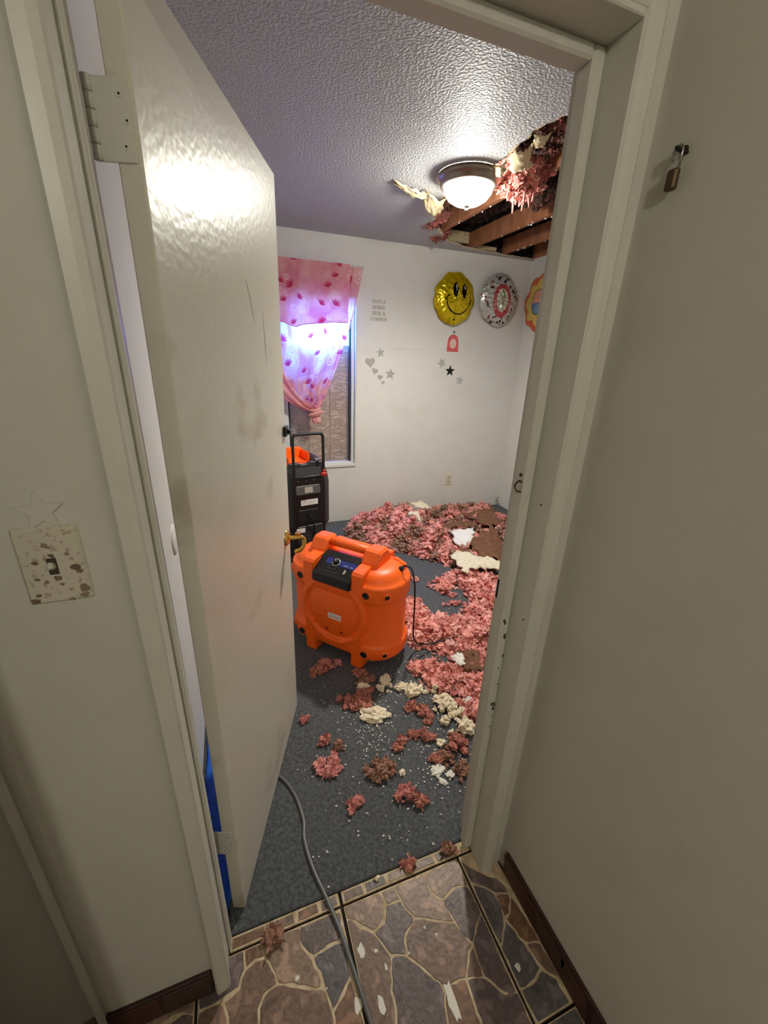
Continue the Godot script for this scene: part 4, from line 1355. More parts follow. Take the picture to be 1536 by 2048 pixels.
# ------------------------------------------------------------------ black dehumidifier
func chamf(w: float, d: float, c: float, y: float) -> Array:
	return [Vector3(w - c, y, d), Vector3(w, y, d - c), Vector3(w, y, -d + c), Vector3(w - c, y, -d), Vector3(-w + c, y, -d), Vector3(-w, y, -d + c), Vector3(-w, y, d - c), Vector3(-w + c, y, d)]
func dehumidifier():
	var t := thing("dehumidifier", "tall black wheeled dehumidifier with folding bar handle and orange top tray", "dehumidifier", Vector3(0.462, 0.006, -2.36), 0.2)
	var st := mk()
	var rings := []
	for q in [[0.05, 0.125, 0.17], [0.14, 0.13, 0.19], [0.29, 0.132, 0.20], [0.345, 0.165, 0.205], [0.66, 0.168, 0.205], [0.735, 0.158, 0.20], [0.785, 0.135, 0.185]]:
		rings.append(chamf(q[1], q[2], 0.045, q[0]))
	loft(st, rings)
	obj("shell", st, M.charcoal, t)
	# front plate
	st = mk()
	prism(st, round_rect(0.25, 0.66, 0.02), 0.0, 0.012, Transform3D(Basis.IDENTITY, Vector3(-0.01, 0.40, 0.199)), 0.005)
	var fp := obj("front_plate", st, M.black, t)
	st = mk()
	prism(st, round_rect(0.185, 0.066, 0.012), 0.0, 0.016, Transform3D(Basis(Vector3.RIGHT, -0.12), Vector3(-0.02, 0.632, 0.209)), 0.004)
	var dp := obj("display_panel", st, M.grey, fp)
	st = mk()
	prism(st, round_rect(0.062, 0.042, 0.003), 0.0, 0.002, Transform3D(Basis(Vector3.RIGHT, -0.12), Vector3(-0.018, 0.634, 0.2248)), 0.0005)
	obj("display", st, M.silver, fp)
	st = mk()
	for tr in [[0, 1, 2], [0, 2, 3]]:
		var cs := [Vector3(-0.075, 0.515, 0.2125), Vector3(0.055, 0.515, 0.2125), Vector3(0.055, 0.557, 0.2125), Vector3(-0.075, 0.557, 0.2125)]
		var us := [Vector2(0, 1), Vector2(1, 1), Vector2(1, 0), Vector2(0, 0)]
		for k in [tr[0], tr[2], tr[1]]:
			st.set_uv(us[k]); st.add_vertex(cs[k])
	obj("rating_plate", st, M.label, fp)
	st = mk()
	prism(st, round_rect(0.16, 0.10, 0.012), 0.0, 0.004, Transform3D(Basis.IDENTITY, Vector3(-0.02, 0.43, 0.211)), 0.003)
	obj("socket_recess", st, M.black_matt, fp)
	st = mk(true)
	tube(st, spline([Vector3(-0.02, 0.44, 0.214), Vector3(-0.015, 0.435, 0.236), Vector3(0.0, 0.40, 0.24), Vector3(0.015, 0.33, 0.228), Vector3(0.012, 0.26, 0.222), Vector3(-0.01, 0.2, 0.225)], 6), 0.005, 8)
	obj("power_lead", st, M.black, fp)
	st = mk()
	prism(st, round_rect(0.20, 0.14, 0.012), 0.0, 0.006, Transform3D(Basis.IDENTITY, Vector3(-0.01, 0.285, 0.211)), 0.004)
	obj("filter_door", st, M.charcoal, fp)
	st = mk()
	prism(st, round_rect(0.065, 0.035, 0.003), 0.0, 0.001, Transform3D(Basis.IDENTITY, Vector3(-0.085, 0.325, 0.2172)), 0.0003)
	obj("sticker", st, M.white, fp)
	# orange tray on top: a stepped basin
	st = mk()
	for q in [[Vector3(-0.115, 0.765, -0.12), Vector3(0.06, 0.80, 0.10)], [Vector3(-0.115, 0.80, -0.13), Vector3(0.06, 0.875, -0.118)], [Vector3(0.05, 0.80, -0.12), Vector3(0.062, 0.865, 0.06)], [Vector3(-0.117, 0.80, -0.12), Vector3(-0.105, 0.845, 0.08)]]:
		bx(st, q[0], q[1], 0.004)
	prism(st, PackedVector2Array([Vector2(-0.115, 0.79), Vector2(0.06, 0.79), Vector2(0.06, 0.862), Vector2(-0.01, 0.884), Vector2(-0.05, 0.868), Vector2(-0.115, 0.862)]), 0.0, 0.012, Transform3D(Basis.IDENTITY, Vector3(0, 0, -0.10)), 0.003)
	obj("top_tray", st, M.orange, t)
	st = mk()
	prism(st, PackedVector2Array([Vector2(-0.125, 0.775), Vector2(0.13, 0.775), Vector2(0.125, 0.815), Vector2(0.03, 0.822), Vector2(0.005, 0.806), Vector2(-0.04, 0.804), Vector2(-0.06, 0.816), Vector2(-0.125, 0.815)]), 0.0, 0.03, Transform3D(Basis.IDENTITY, Vector3(0, 0, 0.125)), 0.005)
	bx(st, Vector3(0.062, 0.77, -0.15), Vector3(0.13, 0.835, 0.13), 0.015)
	obj("top_rim", st, M.charcoal, t)
	# bar handle
	st = mk(true)
	var hp := spline([Vector3(0.112, 0.71, 0.195), Vector3(0.112, 0.98, 0.195), Vector3(0.106, 1.012, 0.195), Vector3(0.085, 1.026, 0.195), Vector3(-0.085, 1.026, 0.195), Vector3(-0.106, 1.012, 0.195), Vector3(-0.112, 0.98, 0.195), Vector3(-0.112, 0.71, 0.195)], 5)
	tube(st, hp, 0.0105, 12)
	obj("handle", st, M.black_matt, t)
	st = mk(true)
	tube(st, [Vector3(-0.115, 0.728, 0.212), Vector3(0.115, 0.728, 0.212)], 0.010, 12)
	obj("cross_bar", st, M.charcoal, t)
	st = mk()
	bx(st, Vector3(0.085, 0.718, 0.195), Vector3(0.128, 0.748, 0.228), 0.005)
	bx(st, Vector3(0.098, 0.74, 0.20), Vector3(0.12, 0.768, 0.222), 0.004)
	obj("handle_clamp", st, M.red, t)
	for x in [-0.09, -0.03, 0.03, 0.09]:
		st = mk(true)
		tube(st, [Vector3(x, 0.700, 0.209), Vector3(x, 0.700, 0.2135)], 0.004, 8)
		obj("screw", st, M.steel, t)
	# wheels
	for s in [-1.0, 1.0]:
		st = mk(true)
		var wx := Transform3D(Basis(Vector3.BACK, -PI / 2 * s), Vector3(s * 0.135, 0.125, -0.10))
		lathe(st, [Vector2(0.0, 0.0), Vector2(0.115, 0.0), Vector2(0.125, 0.008), Vector2(0.125, 0.038), Vector2(0.115, 0.046), Vector2(0.085, 0.046), Vector2(0.080, 0.036), Vector2(0.0, 0.036)], 32, wx)
		var wh := obj("wheel", st, M.black_matt, t)
		st = mk(true)
		lathe(st, [Vector2(0.03, 0.036), Vector2(0.028, 0.047), Vector2(0.0, 0.048)], 20, wx)
		obj("hub", st, M.grey, wh)
		st = mk(true)
		var arc := []
		for k in 9:
			var a := 0.2 + k * 0.22
			arc.append(Vector3(s * 0.188, 0.125 + sin(a) * 0.145, -0.10 + cos(a) * 0.145))
		tube(st, [Vector3(s * 0.188, 0.03, 0.045)] + arc, 0.0045, 8)
		obj("wheel_guard", st, M.steel, t)
	for s in [-1.0, 1.0]:
		st = mk()
		bx(st, Vector3(s * 0.09 - 0.02, 0.0, 0.10), Vector3(s * 0.09 + 0.02, 0.06, 0.15), 0.006)
		obj("foot", st, M.black_matt, t)

# ------------------------------------------------------------------ things on the bedroom walls
func pillow(st: SurfaceTool, rx: float, ry: float, depth: float, lobes: int, amp: float, sd: int):
	var n := fnl(sd, 1.6, FastNoiseLite.TYPE_SIMPLEX, 3)
	var NR := 14
	var NA := 84
	for side in [1.0, -1.0]:
		var P := []
		var U := []
		for j in NR + 1:
			var r := float(j) / NR
			var row := []
			var ru := []
			for i in NA + 1:
				var a := TAU * (i % NA) / NA
				var w := 1.0 + amp * cos(a * lobes + 0.6) * r * r + 0.035 * n.get_noise_2d(cos(a) * 2.0, sin(a) * 2.0) * r
				var x := cos(a) * rx * r * w
				var y := sin(a) * ry * r * w
				var z := depth * pow(max(0.0, 1.0 - r * r), 0.65)
				z += depth * 0.25 * n.get_noise_2d(cos(a) * r * 3.0 + 7.0, sin(a) * r * 3.0) * (1.0 - r * 0.3)
				z += depth * 0.10 * sin(a * 17.0 + n.get_noise_2d(a, 3.0) * 9.0) * r * r * (1.0 - r * 0.7)
				row.append(Vector3(x, y, depth * 0.55 + side * max(z, 0.001) * (1.0 if side > 0 else 0.5)))
				ru.append(Vector2(0.5 + x / (rx * 2.15), 0.5 - y / (ry * 2.15)))
			P.append(row); U.append(ru)
		uvgrid(st, P, U, Vector3(0, 0, side))
func img(col: Color) -> Image:
	var im := Image.create(512, 512, false, Image.FORMAT_RGB8)
	im.fill(col)
	return im
func ell(im: Image, c: Vector2, rx: float, ry: float, col: Color):
	for y in range(max(0, int(c.y - ry)), min(511, int(c.y + ry)) + 1):
		for x in range(max(0, int(c.x - rx)), min(511, int(c.x + rx)) + 1):
			if pow((x - c.x) / rx, 2) + pow((y - c.y) / ry, 2) <= 1.0: im.set_pixel(x, y, col)
func foil(im: Image, metal: float) -> StandardMaterial3D:
	im.generate_mipmaps()
	var m := mat(g(1), 0.2, metal)
	m.albedo_texture = ImageTexture.create_from_image(im)
	return m
func wall_decor():
	# smiling balloon
	var im := img(Color(0.80, 0.70, 0.05))
	var K := Color(0.03, 0.02, 0.02)
	ell(im, Vector2(232, 180), 31, 64, K); ell(im, Vector2(336, 188), 31, 64, K)
	ell(im, Vector2(240, 146), 8, 18, Color(0.9, 0.9, 0.85)); ell(im, Vector2(344, 154), 8, 18, Color(0.9, 0.9, 0.85))
	for k in 200:
		var a := PI * (0.02 + 0.96 * k / 199.0)
		ell(im, Vector2(280 + cos(a) * 140, 258 + sin(a) * 138), 6, 6, K)
	for k in 40:
		var s := k / 39.0
		ell(im, Vector2(120 + s * 36, 272 - s * 40), 5, 5, K)
		ell(im, Vector2(404 + s * 36, 232 + s * 36), 5, 5, K)
	ell(im, Vector2(252, 448), 12, 9, Color(0.25, 0.2, 0.02))
	var st := mk(true)
	pillow(st, 0.203, 0.212, 0.06, 9, 0.02, 3)
	var b := obj("foil_balloon", st, foil(im, 0.55))
	b.transform = on_far(2.0, 2.055, 0.0, 0.004)
	tag(b, "yellow smiling face foil balloon on the far wall", "balloon", "foil balloons on the bedroom walls")
	# dotted clear balloon
	im = img(Color(0.74, 0.74, 0.73))
	var r := rng(14)
	for k in 60:
		var a := r.randf() * TAU
		var d := r.randf_range(150, 225)
		var c: Color = [Color(0.12, 0.06, 0.07), Color(0.40, 0.10, 0.15), Color(0.60, 0.36, 0.40), Color(0.25, 0.22, 0.23)][k % 4]
		var s := r.randf_range(6, 14)
		ell(im, Vector2(256 + cos(a) * d, 256 + sin(a) * d), s, s, c)
	ell(im, Vector2(256, 268), 112, 150, Color(0.72, 0.30, 0.33))
	ell(im, Vector2(256, 262), 70, 104, Color(0.80, 0.79, 0.74))
	ell(im, Vector2(262, 240), 26, 80, Color(0.64, 0.66, 0.55))
	for k in 6:
		for i in 26:
			ell(im, Vector2(158 + i, 268 + k * 14 - i * 0.2), 3, 3, Color(0.85, 0.74, 0.73))
			ell(im, Vector2(328 + i, 262 + k * 14 + i * 0.2), 3, 3, Color(0.85, 0.74, 0.73))
	st = mk(true)
	pillow(st, 0.205, 0.222, 0.065, 5, 0.008, 8)
	b = obj("foil_balloon", st, foil(im, 0.35))
	b.transform = on_far(2.466, 2.078, 0.06, 0.004)
	tag(b, "clear foil balloon with dark dots and a pink oval on the far wall", "balloon", "foil balloons on the bedroom walls")
	# flower shaped balloon on the right wall
	im = img(Color(0.80, 0.36, 0.18))
	for k in 64:
		var a := TAU * k / 64.0
		for i in 60:
			var rr := 195.0 * (0.86 + 0.12 * cos(a * 8.0)) * sqrt(i / 60.0)
			ell(im, Vector2(256 + cos(a) * rr, 256 + sin(a) * rr), 12, 12, Color(0.85, 0.73, 0.38))
	ell(im, Vector2(256, 256), 92, 108, Color(0.38, 0.42, 0.26))
	ell(im, Vector2(256, 256), 84, 100, Color(0.86, 0.62, 0.55))
	for y in range(262, 357):
		for x in range(170, 342):
			if pow((x - 256) / 84.0, 2) + pow((y - 256) / 100.0, 2) <= 1.0: im.set_pixel(x, y, Color(0.40, 0.52, 0.66))
	for k in 60:
		var a := k * 0.25
		ell(im, Vector2(256 + cos(a) * (4 + k * 0.6), 308 + sin(a) * (4 + k * 0.5)), 3, 3, Color(0.68, 0.76, 0.82))
	st = mk(true)
	pillow(st, 0.215, 0.24, 0.035, 8, 0.05, 5)
	b = obj("foil_balloon", st, foil(im, 0.15))
	b.transform = Transform3D(Basis(Vector3.UP, -PI / 2), Vector3(RW - 0.003, 2.065, -2.79))
	tag(b, "orange and yellow scalloped balloon on the right wall beside the corner", "balloon", "foil balloons on the bedroom walls")
	# lettering
	var f := SystemFont.new()
	f.font_names = PackedStringArray(["Droid Serif"])
	f.font_italic = true
	var sign_t := thing("wall_lettering", "small silver wall lettering reading save a horse ride a cowboy", "lettering", Vector3(1.285, 1.925, FAR))
	var lines := ["SAVE A", "HORSE", "RIDE A", "COWBOY"]
	for k in 4:
		var tm := TextMesh.new()
		tm.text = lines[k]
		tm.font = f
		tm.font_size = 32
		tm.pixel_size = 0.0011
		tm.depth = 0.0015
		var o := place("word", tm, M.letter, sign_t)
		o.position = Vector3(0.012, 0.062 - k * 0.046, 0.0012)
	# mirror stars and hearts
	for q in [["star", 1.324, 1.583, 0.046, 0.15, M.mirror, "silver star sticker highest above the little hearts"], ["star", 1.424, 1.402, 0.055, -0.1, M.mirror, "silver star sticker right of the little hearts"], ["star", 1.945, 1.512, 0.052, 0.5, M.mirror, "tilted silver star sticker directly under the pink hanger"], ["star", 2.04, 1.442, 0.054, 0.0, M.mirror_dark, "star sticker that mirrors black between two silver ones"], ["star", 2.156, 1.356, 0.052, -0.15, M.mirror, "silver star sticker lowest right below the pink hanger"],
		["heart", 1.227, 1.50, 0.047, 0.1, M.mirror, "largest silver heart sticker nearest the window"], ["heart", 1.276, 1.426, 0.030, -0.3, M.mirror, "second largest silver heart sticker below the largest"], ["heart", 1.326, 1.374, 0.026, -0.1, M.mirror, "third silver heart sticker in the slanting row"], ["heart", 1.357, 1.328, 0.017, 0.0, M.mirror, "smallest silver heart sticker, lowest of the row"]]:
		st = mk()
		prism(st, star_poly(q[3]) if q[0] == "star" else heart_poly(q[3]), 0.0, 0.0015, on_far(q[1], q[2], q[4], 0.0004), 0.0006)
		tag(obj(q[0] + "_sticker", st, q[5]), q[6], "sticker", q[0] + " stickers on the far wall")
	# pink door hanger
	var hg := thing("paper_hanger", "pink arched paper hanger with white oval below the smiling balloon", "wall hanger", Vector3(2.045, 1.615, FAR))
	var pp := PackedVector2Array([Vector2(-0.062, 0.0), Vector2(0.062, 0.0), Vector2(0.056, 0.09)])
	for k in 9: pp.append(Vector2(cos(PI * k / 8.0) * 0.054, 0.10 + sin(PI * k / 8.0) * 0.05))
	pp.append(Vector2(-0.056, 0.09))
	st = mk()
	prism(st, pp, 0.001, 0.004, Transform3D.IDENTITY, 0.0006)
	obj("card", st, mat(g(1), 0.7, 0, ntex(0.03, [Color(0.62, 0.16, 0.18), Color(0.84, 0.42, 0.42), Color(0.72, 0.25, 0.27)], 6), 6.0), hg)
	st = mk()
	var ov := PackedVector2Array()
	for k in 20: ov.append(Vector2(cos(TAU * k / 20.0) * 0.034, 0.07 + sin(TAU * k / 20.0) * 0.042))
	prism(st, ov, 0.004, 0.005, Transform3D.IDENTITY, 0.0003)
	obj("white_oval", st, mat(Color(0.86, 0.76, 0.72), 0.7), hg)
	st = mk()
	for k in 3: bx(st, Vector3(-0.018, 0.055 + k * 0.012, 0.005), Vector3(0.018, 0.058 + k * 0.012, 0.0054))
	obj("print", st, mat(Color(0.74, 0.45, 0.45), 0.7), hg).set_meta("kind", "stuff")
	st = mk(true)
	tube(st, [Vector3(0, 0.172, 0.0), Vector3(0, 0.172, 0.012)], 0.009, 12)
	tube(st, [Vector3(0, 0.148, 0.004), Vector3(0, 0.172, 0.008)], 0.002, 6)
	obj("pin", st, M.steel, hg)
	# outlet
	var ot := thing("wall_outlet", "beige double wall outlet low on the far wall", "outlet", Vector3(2.135, 0.349, FAR))
	st = mk()
	prism(st, round_rect(0.07, 0.114, 0.006), 0.0, 0.006, Transform3D.IDENTITY, 0.003)
	obj("cover_plate", st, mat(Color(0.80, 0.76, 0.68), 0.5), ot)
	for y in [0.021, -0.021]:
		st = mk()
		prism(st, round_rect(0.034, 0.028, 0.012), 0.006, 0.0075, Transform3D(Basis.IDENTITY, Vector3(0, y, 0)), 0.0008)
		var so := obj("socket", st, mat(Color(0.75, 0.71, 0.63), 0.45), ot)
		st = mk()
		for x in [-0.006, 0.006]: bx(st, Vector3(x - 0.001, y - 0.002, 0.0074), Vector3(x + 0.001, y + 0.006, 0.0078))
		obj("slot", st, M.dark, so)
	# hairline crack and nail specks on the far wall
	st = mk()
	r = rng(31)
	var x := 1.39
	while x < 1.81:
		var w := r.randf_range(0.01, 0.04)
		bx(st, Vector3(x, 1.6215 + r.randf_range(-0.001, 0.0005), FAR), Vector3(x + w + 0.001, 1.6235 + r.randf_range(-0.0005, 0.001), FAR + 0.0006))
		x += w
	tag(obj("wall_crack", st, mat(Color(0.74, 0.71, 0.67), 0.9)), "thin broken hairline crack across the far wall between the sticker groups", "crack")
	# cable stub in the corner
	st = mk(true)
	var co := []
	for k in 22:
		var a := k * 0.5
		co.append(Vector3(2.775 + cos(a) * 0.018, 0.03 + k * 0.0022, -2.985 + sin(a) * 0.018))
	co.append(Vector3(2.79, 0.10, -3.0)); co.append(Vector3(2.80, 0.10, FAR - 0.002))
	tube(st, co, 0.0035, 7)
	tag(obj("cable_stub", st, mat(Color(0.45, 0.40, 0.33), 0.6)), "short curled cable stub at the wall in the far corner", "cable")
	# bumper behind the door
	st = mk(true)
	lathe(st, [Vector2(0.055, 0.0), Vector2(0.054, 0.004), Vector2(0.045, 0.008), Vector2(0.0, 0.009)], 28, Transform3D(Basis(Vector3.BACK, -PI / 2), Vector3(LW, 0.915, -0.845)))
	tag(obj("wall_bumper", st, M.white), "round white bumper disc on the wall behind the open door", "wall bumper")

# ------------------------------------------------------------------ things in the hall
func hall_things():
	var sw := thing("light_switch", "dirty painted-over light switch plate on the left hall wall", "light switch", Vector3(-0.2555, 1.254, 0.0))
	var dirt := mat(g(1), 0.5, 0, ntex(0.03, [Color(0.80, 0.77, 0.70), Color(0.80, 0.77, 0.70), Color(0.64, 0.58, 0.49)], 44, FastNoiseLite.TYPE_SIMPLEX_SMOOTH, 512, 3, [0.0, 0.62, 0.85]), 5.0)
	var st := mk()
	prism(st, round_rect(0.079, 0.12, 0.004), 0.0, 0.006, Transform3D.IDENTITY, 0.004)
	obj("cover_plate", st, dirt, sw)
	st = mk()
	bx(st, Vector3(-0.006, -0.013, 0.0055), Vector3(0.006, 0.013, 0.0068), 0.0006)
	obj("switch_slot", st, M.grime, sw)
	st = mk()
	box(st, Vector3(0, 0.003, 0.011), Vector3(0.0075, 0.010, 0.013), 0.002, Basis(Vector3.RIGHT, -0.5))
	obj("toggle", st, M.trim, sw)
	var r := rng(19)
	for q in [[-0.004, 0.034, 0.004], [0.0, 0.030, 0.003], [0.020, 0.018, 0.004], [0.026, -0.006, 0.006], [0.030, -0.012, 0.004], [0.031, -0.040, 0.007], [0.029, -0.052, 0.006], [-0.032, -0.052, 0.006], [-0.026, -0.044, 0.003], [-0.022, -0.018, 0.003], [0.006, -0.03, 0.003], [-0.02, 0.008, 0.004], [0.012, -0.056, 0.003], [-0.012, -0.024, 0.003], [0.002, -0.019, 0.0045], [0.001, 0.017, 0.004]]:
		var p := PackedVector2Array()
		for i in 9: p.append(Vector2(cos(TAU * i / 9.0) * 1.3, sin(TAU * i / 9.0)) * q[2] * r.randf_range(0.5, 1.1))
		st = mk()
		prism(st, p, 0.006, 0.0063, Transform3D(Basis.IDENTITY, Vector3(q[0], q[1], 0)), 0.0)
		obj("smudge", st, mat(Color(0.62, 0.56, 0.47).lerp(Color(0.42, 0.35, 0.27), r.randf()), 0.8), sw)
	st = mk()
	prism(st, star_poly(0.031, 0.45), 0.0, 0.0035, Transform3D(Basis(Vector3.BACK, 0.05), Vector3(-0.254, 1.336, 0.0)), 0.001)
	tag(obj("star_sticker", st, M.hall), "painted-over star sticker on the hall wall just above the light switch", "sticker")
	# padlock
	var pk := thing("padlock", "small old brass padlock hanging from a staple on the right hall wall", "padlock", Vector3(HR, 1.826, 0.066))
	st = mk()
	box(st, Vector3(-0.0125, 0.0, 0), Vector3(0.011, 0.029, 0.018), 0.003)
	obj("lock_body", st, M.old_brass, pk)
	st = mk(true)
	var sh := [Vector3(-0.013, 0.012, 0.007), Vector3(-0.013, 0.034, 0.007)]
	for k in 9: sh.append(Vector3(-0.013, 0.036 + sin(PI * k / 8.0) * 0.008, cos(PI * k / 8.0) * 0.007))
	sh.append(Vector3(-0.013, 0.026, -0.007))
	tube(st, sh, 0.0022, 8)
	obj("shackle", st, M.steel, pk)
	st = mk(true)
	tube(st, [Vector3(0.0, 0.041, -0.004), Vector3(-0.016, 0.042, -0.003), Vector3(-0.018, 0.037, 0.002), Vector3(-0.015, 0.034, 0.006), Vector3(0.0, 0.035, 0.006)], 0.0022, 7)
	obj("staple", st, M.dark, pk)
	st = mk()
	tube(st, [Vector3(0.0005, 0.0395, 0.0), Vector3(-0.002, 0.0395, 0.0)], 0.0065, 14)
	obj("staple_plate", st, M.old_brass, pk)
	# blue sheet behind the door
	st = mk(true)
	flap(st, Vector3(-0.215, 0.009, -0.86), Vector3(0.0, 0.009, -0.84), Vector3(-0.10, 0.009, -0.165), Vector3(-0.21, 0.009, -0.16), Vector3(0, 0.002, 0), 5, 0.003, 14, 14, 0.015, 0.06)
	tag(obj("blue_sheet", st, M.blue), "crumpled blue sheet on the floor seen through the gap behind the door", "sheet")

# ------------------------------------------------------------------ fallen insulation
func edge_dist(p: Vector2, poly: PackedVector2Array) -> float:
	var d := 99.0
	for i in poly.size():
		d = min(d, p.distance_to(Geometry2D.get_closest_point_to_segment(p, poly[i], poly[(i + 1) % poly.size()])))
	return d
func heap(label: String, pts: Array, h: float, count: int, pal: Array, sd: int, smin := 0.016, smax := 0.038):
	var poly := PackedVector2Array()
	for q in pts: poly.append(Vector2(q[0], q[1]))
	var lo := poly[0]
	var hi := poly[0]
	for p in poly:
		lo = lo.min(p); hi = hi.max(p)
	var t := thing("insulation_heap", label, "insulation", Vector3((lo.x + hi.x) / 2, 0.006, (lo.y + hi.y) / 2))
	var o := t.position
	var n := fnl(sd, 3.0, FastNoiseLite.TYPE_SIMPLEX, 3)
	var n2 := fnl(sd + 5, 1.7, FastNoiseLite.TYPE_SIMPLEX, 3)
	var hf := func(p: Vector2) -> float:
		if not Geometry2D.is_point_in_polygon(p, poly): return 0.0
		return h * pow(min(1.0, edge_dist(p, poly) / 0.14), 0.7) * (0.60 + 0.95 * n.get_noise_2dv(p * 2.0))
	var s := 0.03
	var H := {}
	var nx := int((hi.x - lo.x) / s) + 2
	var nz := int((hi.y - lo.y) / s) + 2
	for j in nz:
		for i in nx:
			H[j * nx + i] = max(0.0, hf.call(lo + Vector2(i, j) * s))
	var st := mk()
	for j in nz - 1:
		for i in nx - 1:
			var c := lo + Vector2(i + 0.5, j + 0.5) * s
			if not Geometry2D.is_point_in_polygon(c, poly): continue
			var q := []
			for k in [[0, 0], [1, 0], [1, 1], [0, 1]]:
				q.append(Vector3(lo.x + (i + k[0]) * s, H[(j + k[1]) * nx + i + k[0]] + 0.002, lo.y + (j + k[1]) * s) - Vector3(o.x, 0, o.z))
			st.set_color((pal[(i * 7 + j * 3) % pal.size()] as Color).srgb_to_linear() * 0.9)
			quad(st, q[0], q[1], q[2], q[3], Vector3.UP)
	obj("matted_base", st, M.fluff_white, t)
	var r := rng(sd)
	var xfs := []
	var cols := []
	var tries := 0
	while xfs.size() < count and tries < count * 8:
		tries += 1
		var p := Vector2(r.randf_range(lo.x - 0.03, hi.x + 0.03), r.randf_range(lo.y - 0.03, hi.y + 0.03))
		var inside := Geometry2D.is_point_in_polygon(p, poly)
		if not inside and (edge_dist(p, poly) > 0.035 or r.randf() < 0.6): continue
		if p.y < FAR + 0.02 or p.x > RW - 0.02: continue
		var y: float = max(0.0, hf.call(p)) if inside else 0.0
		var sc := (smin + (smax * 1.35 - smin) * pow(r.randf(), 2.2)) * (1.0 if inside else 0.6)
		var b := Basis.from_euler(Vector3(r.randf_range(-0.9, 0.9), r.randf() * TAU, r.randf_range(-0.9, 0.9))).scaled(Vector3(1, 0.85, 1) * sc)
		xfs.append(Transform3D(b, Vector3(p.x - o.x, y + sc * r.randf_range(0.2, 0.9), p.y - o.z)))
		var k: float = clamp((n2.get_noise_2dv(p * 2.2) * 0.9 + 0.5) + r.randf_range(-0.25, 0.25), 0.0, 0.999)
		cols.append((pal[int(k * pal.size())] as Color).srgb_to_linear() * r.randf_range(0.8, 1.15))
	tuft_field(t, xfs, cols, r)
func clump(label: String, x: float, z: float, l: float, w: float, ang: float, h: float, mi: int, sd: int, y0 := 0.006):
	var t := Vector3(x, y0, z)
	var r := rng(sd)
	var st := mk()
	var n := int(l * w / 0.00026) + 5
	var n2 := fnl(sd, 14.0, FastNoiseLite.TYPE_SIMPLEX, 2)
	var cnt := 0
	var tr := 0
	while cnt < n and tr < n * 6:
		tr += 1
		var u := r.randf_range(-1, 1)
		var v := r.randf_range(-1, 1)
		if u * u + v * v > 1.0 + n2.get_noise_2d(u, v) * 0.9: continue
		var p := Vector2(u * l * 0.5, v * w * 0.5).rotated(ang)
		var d: float = 1.0 - min(1.0, sqrt(u * u + v * v))
		var sc := r.randf_range(0.008, 0.024)
		var y: float = h * (0.15 + 0.85 * d) * r.randf()
		st.append_from(tufts[r.randi() % 6], 0, Transform3D(Basis.from_euler(Vector3(r.randf_range(-0.6, 0.6), r.randf() * TAU, r.randf_range(-0.6, 0.6))).scaled(Vector3(sc, sc * 0.75, sc)), Vector3(p.x, y + sc * 0.45, p.y)))
		cnt += 1
	var o := place("insulation_clump", st.commit(), M.fluff[mi])
	o.position = t
	tag(o, label, "insulation", "insulation clumps on the carpet")
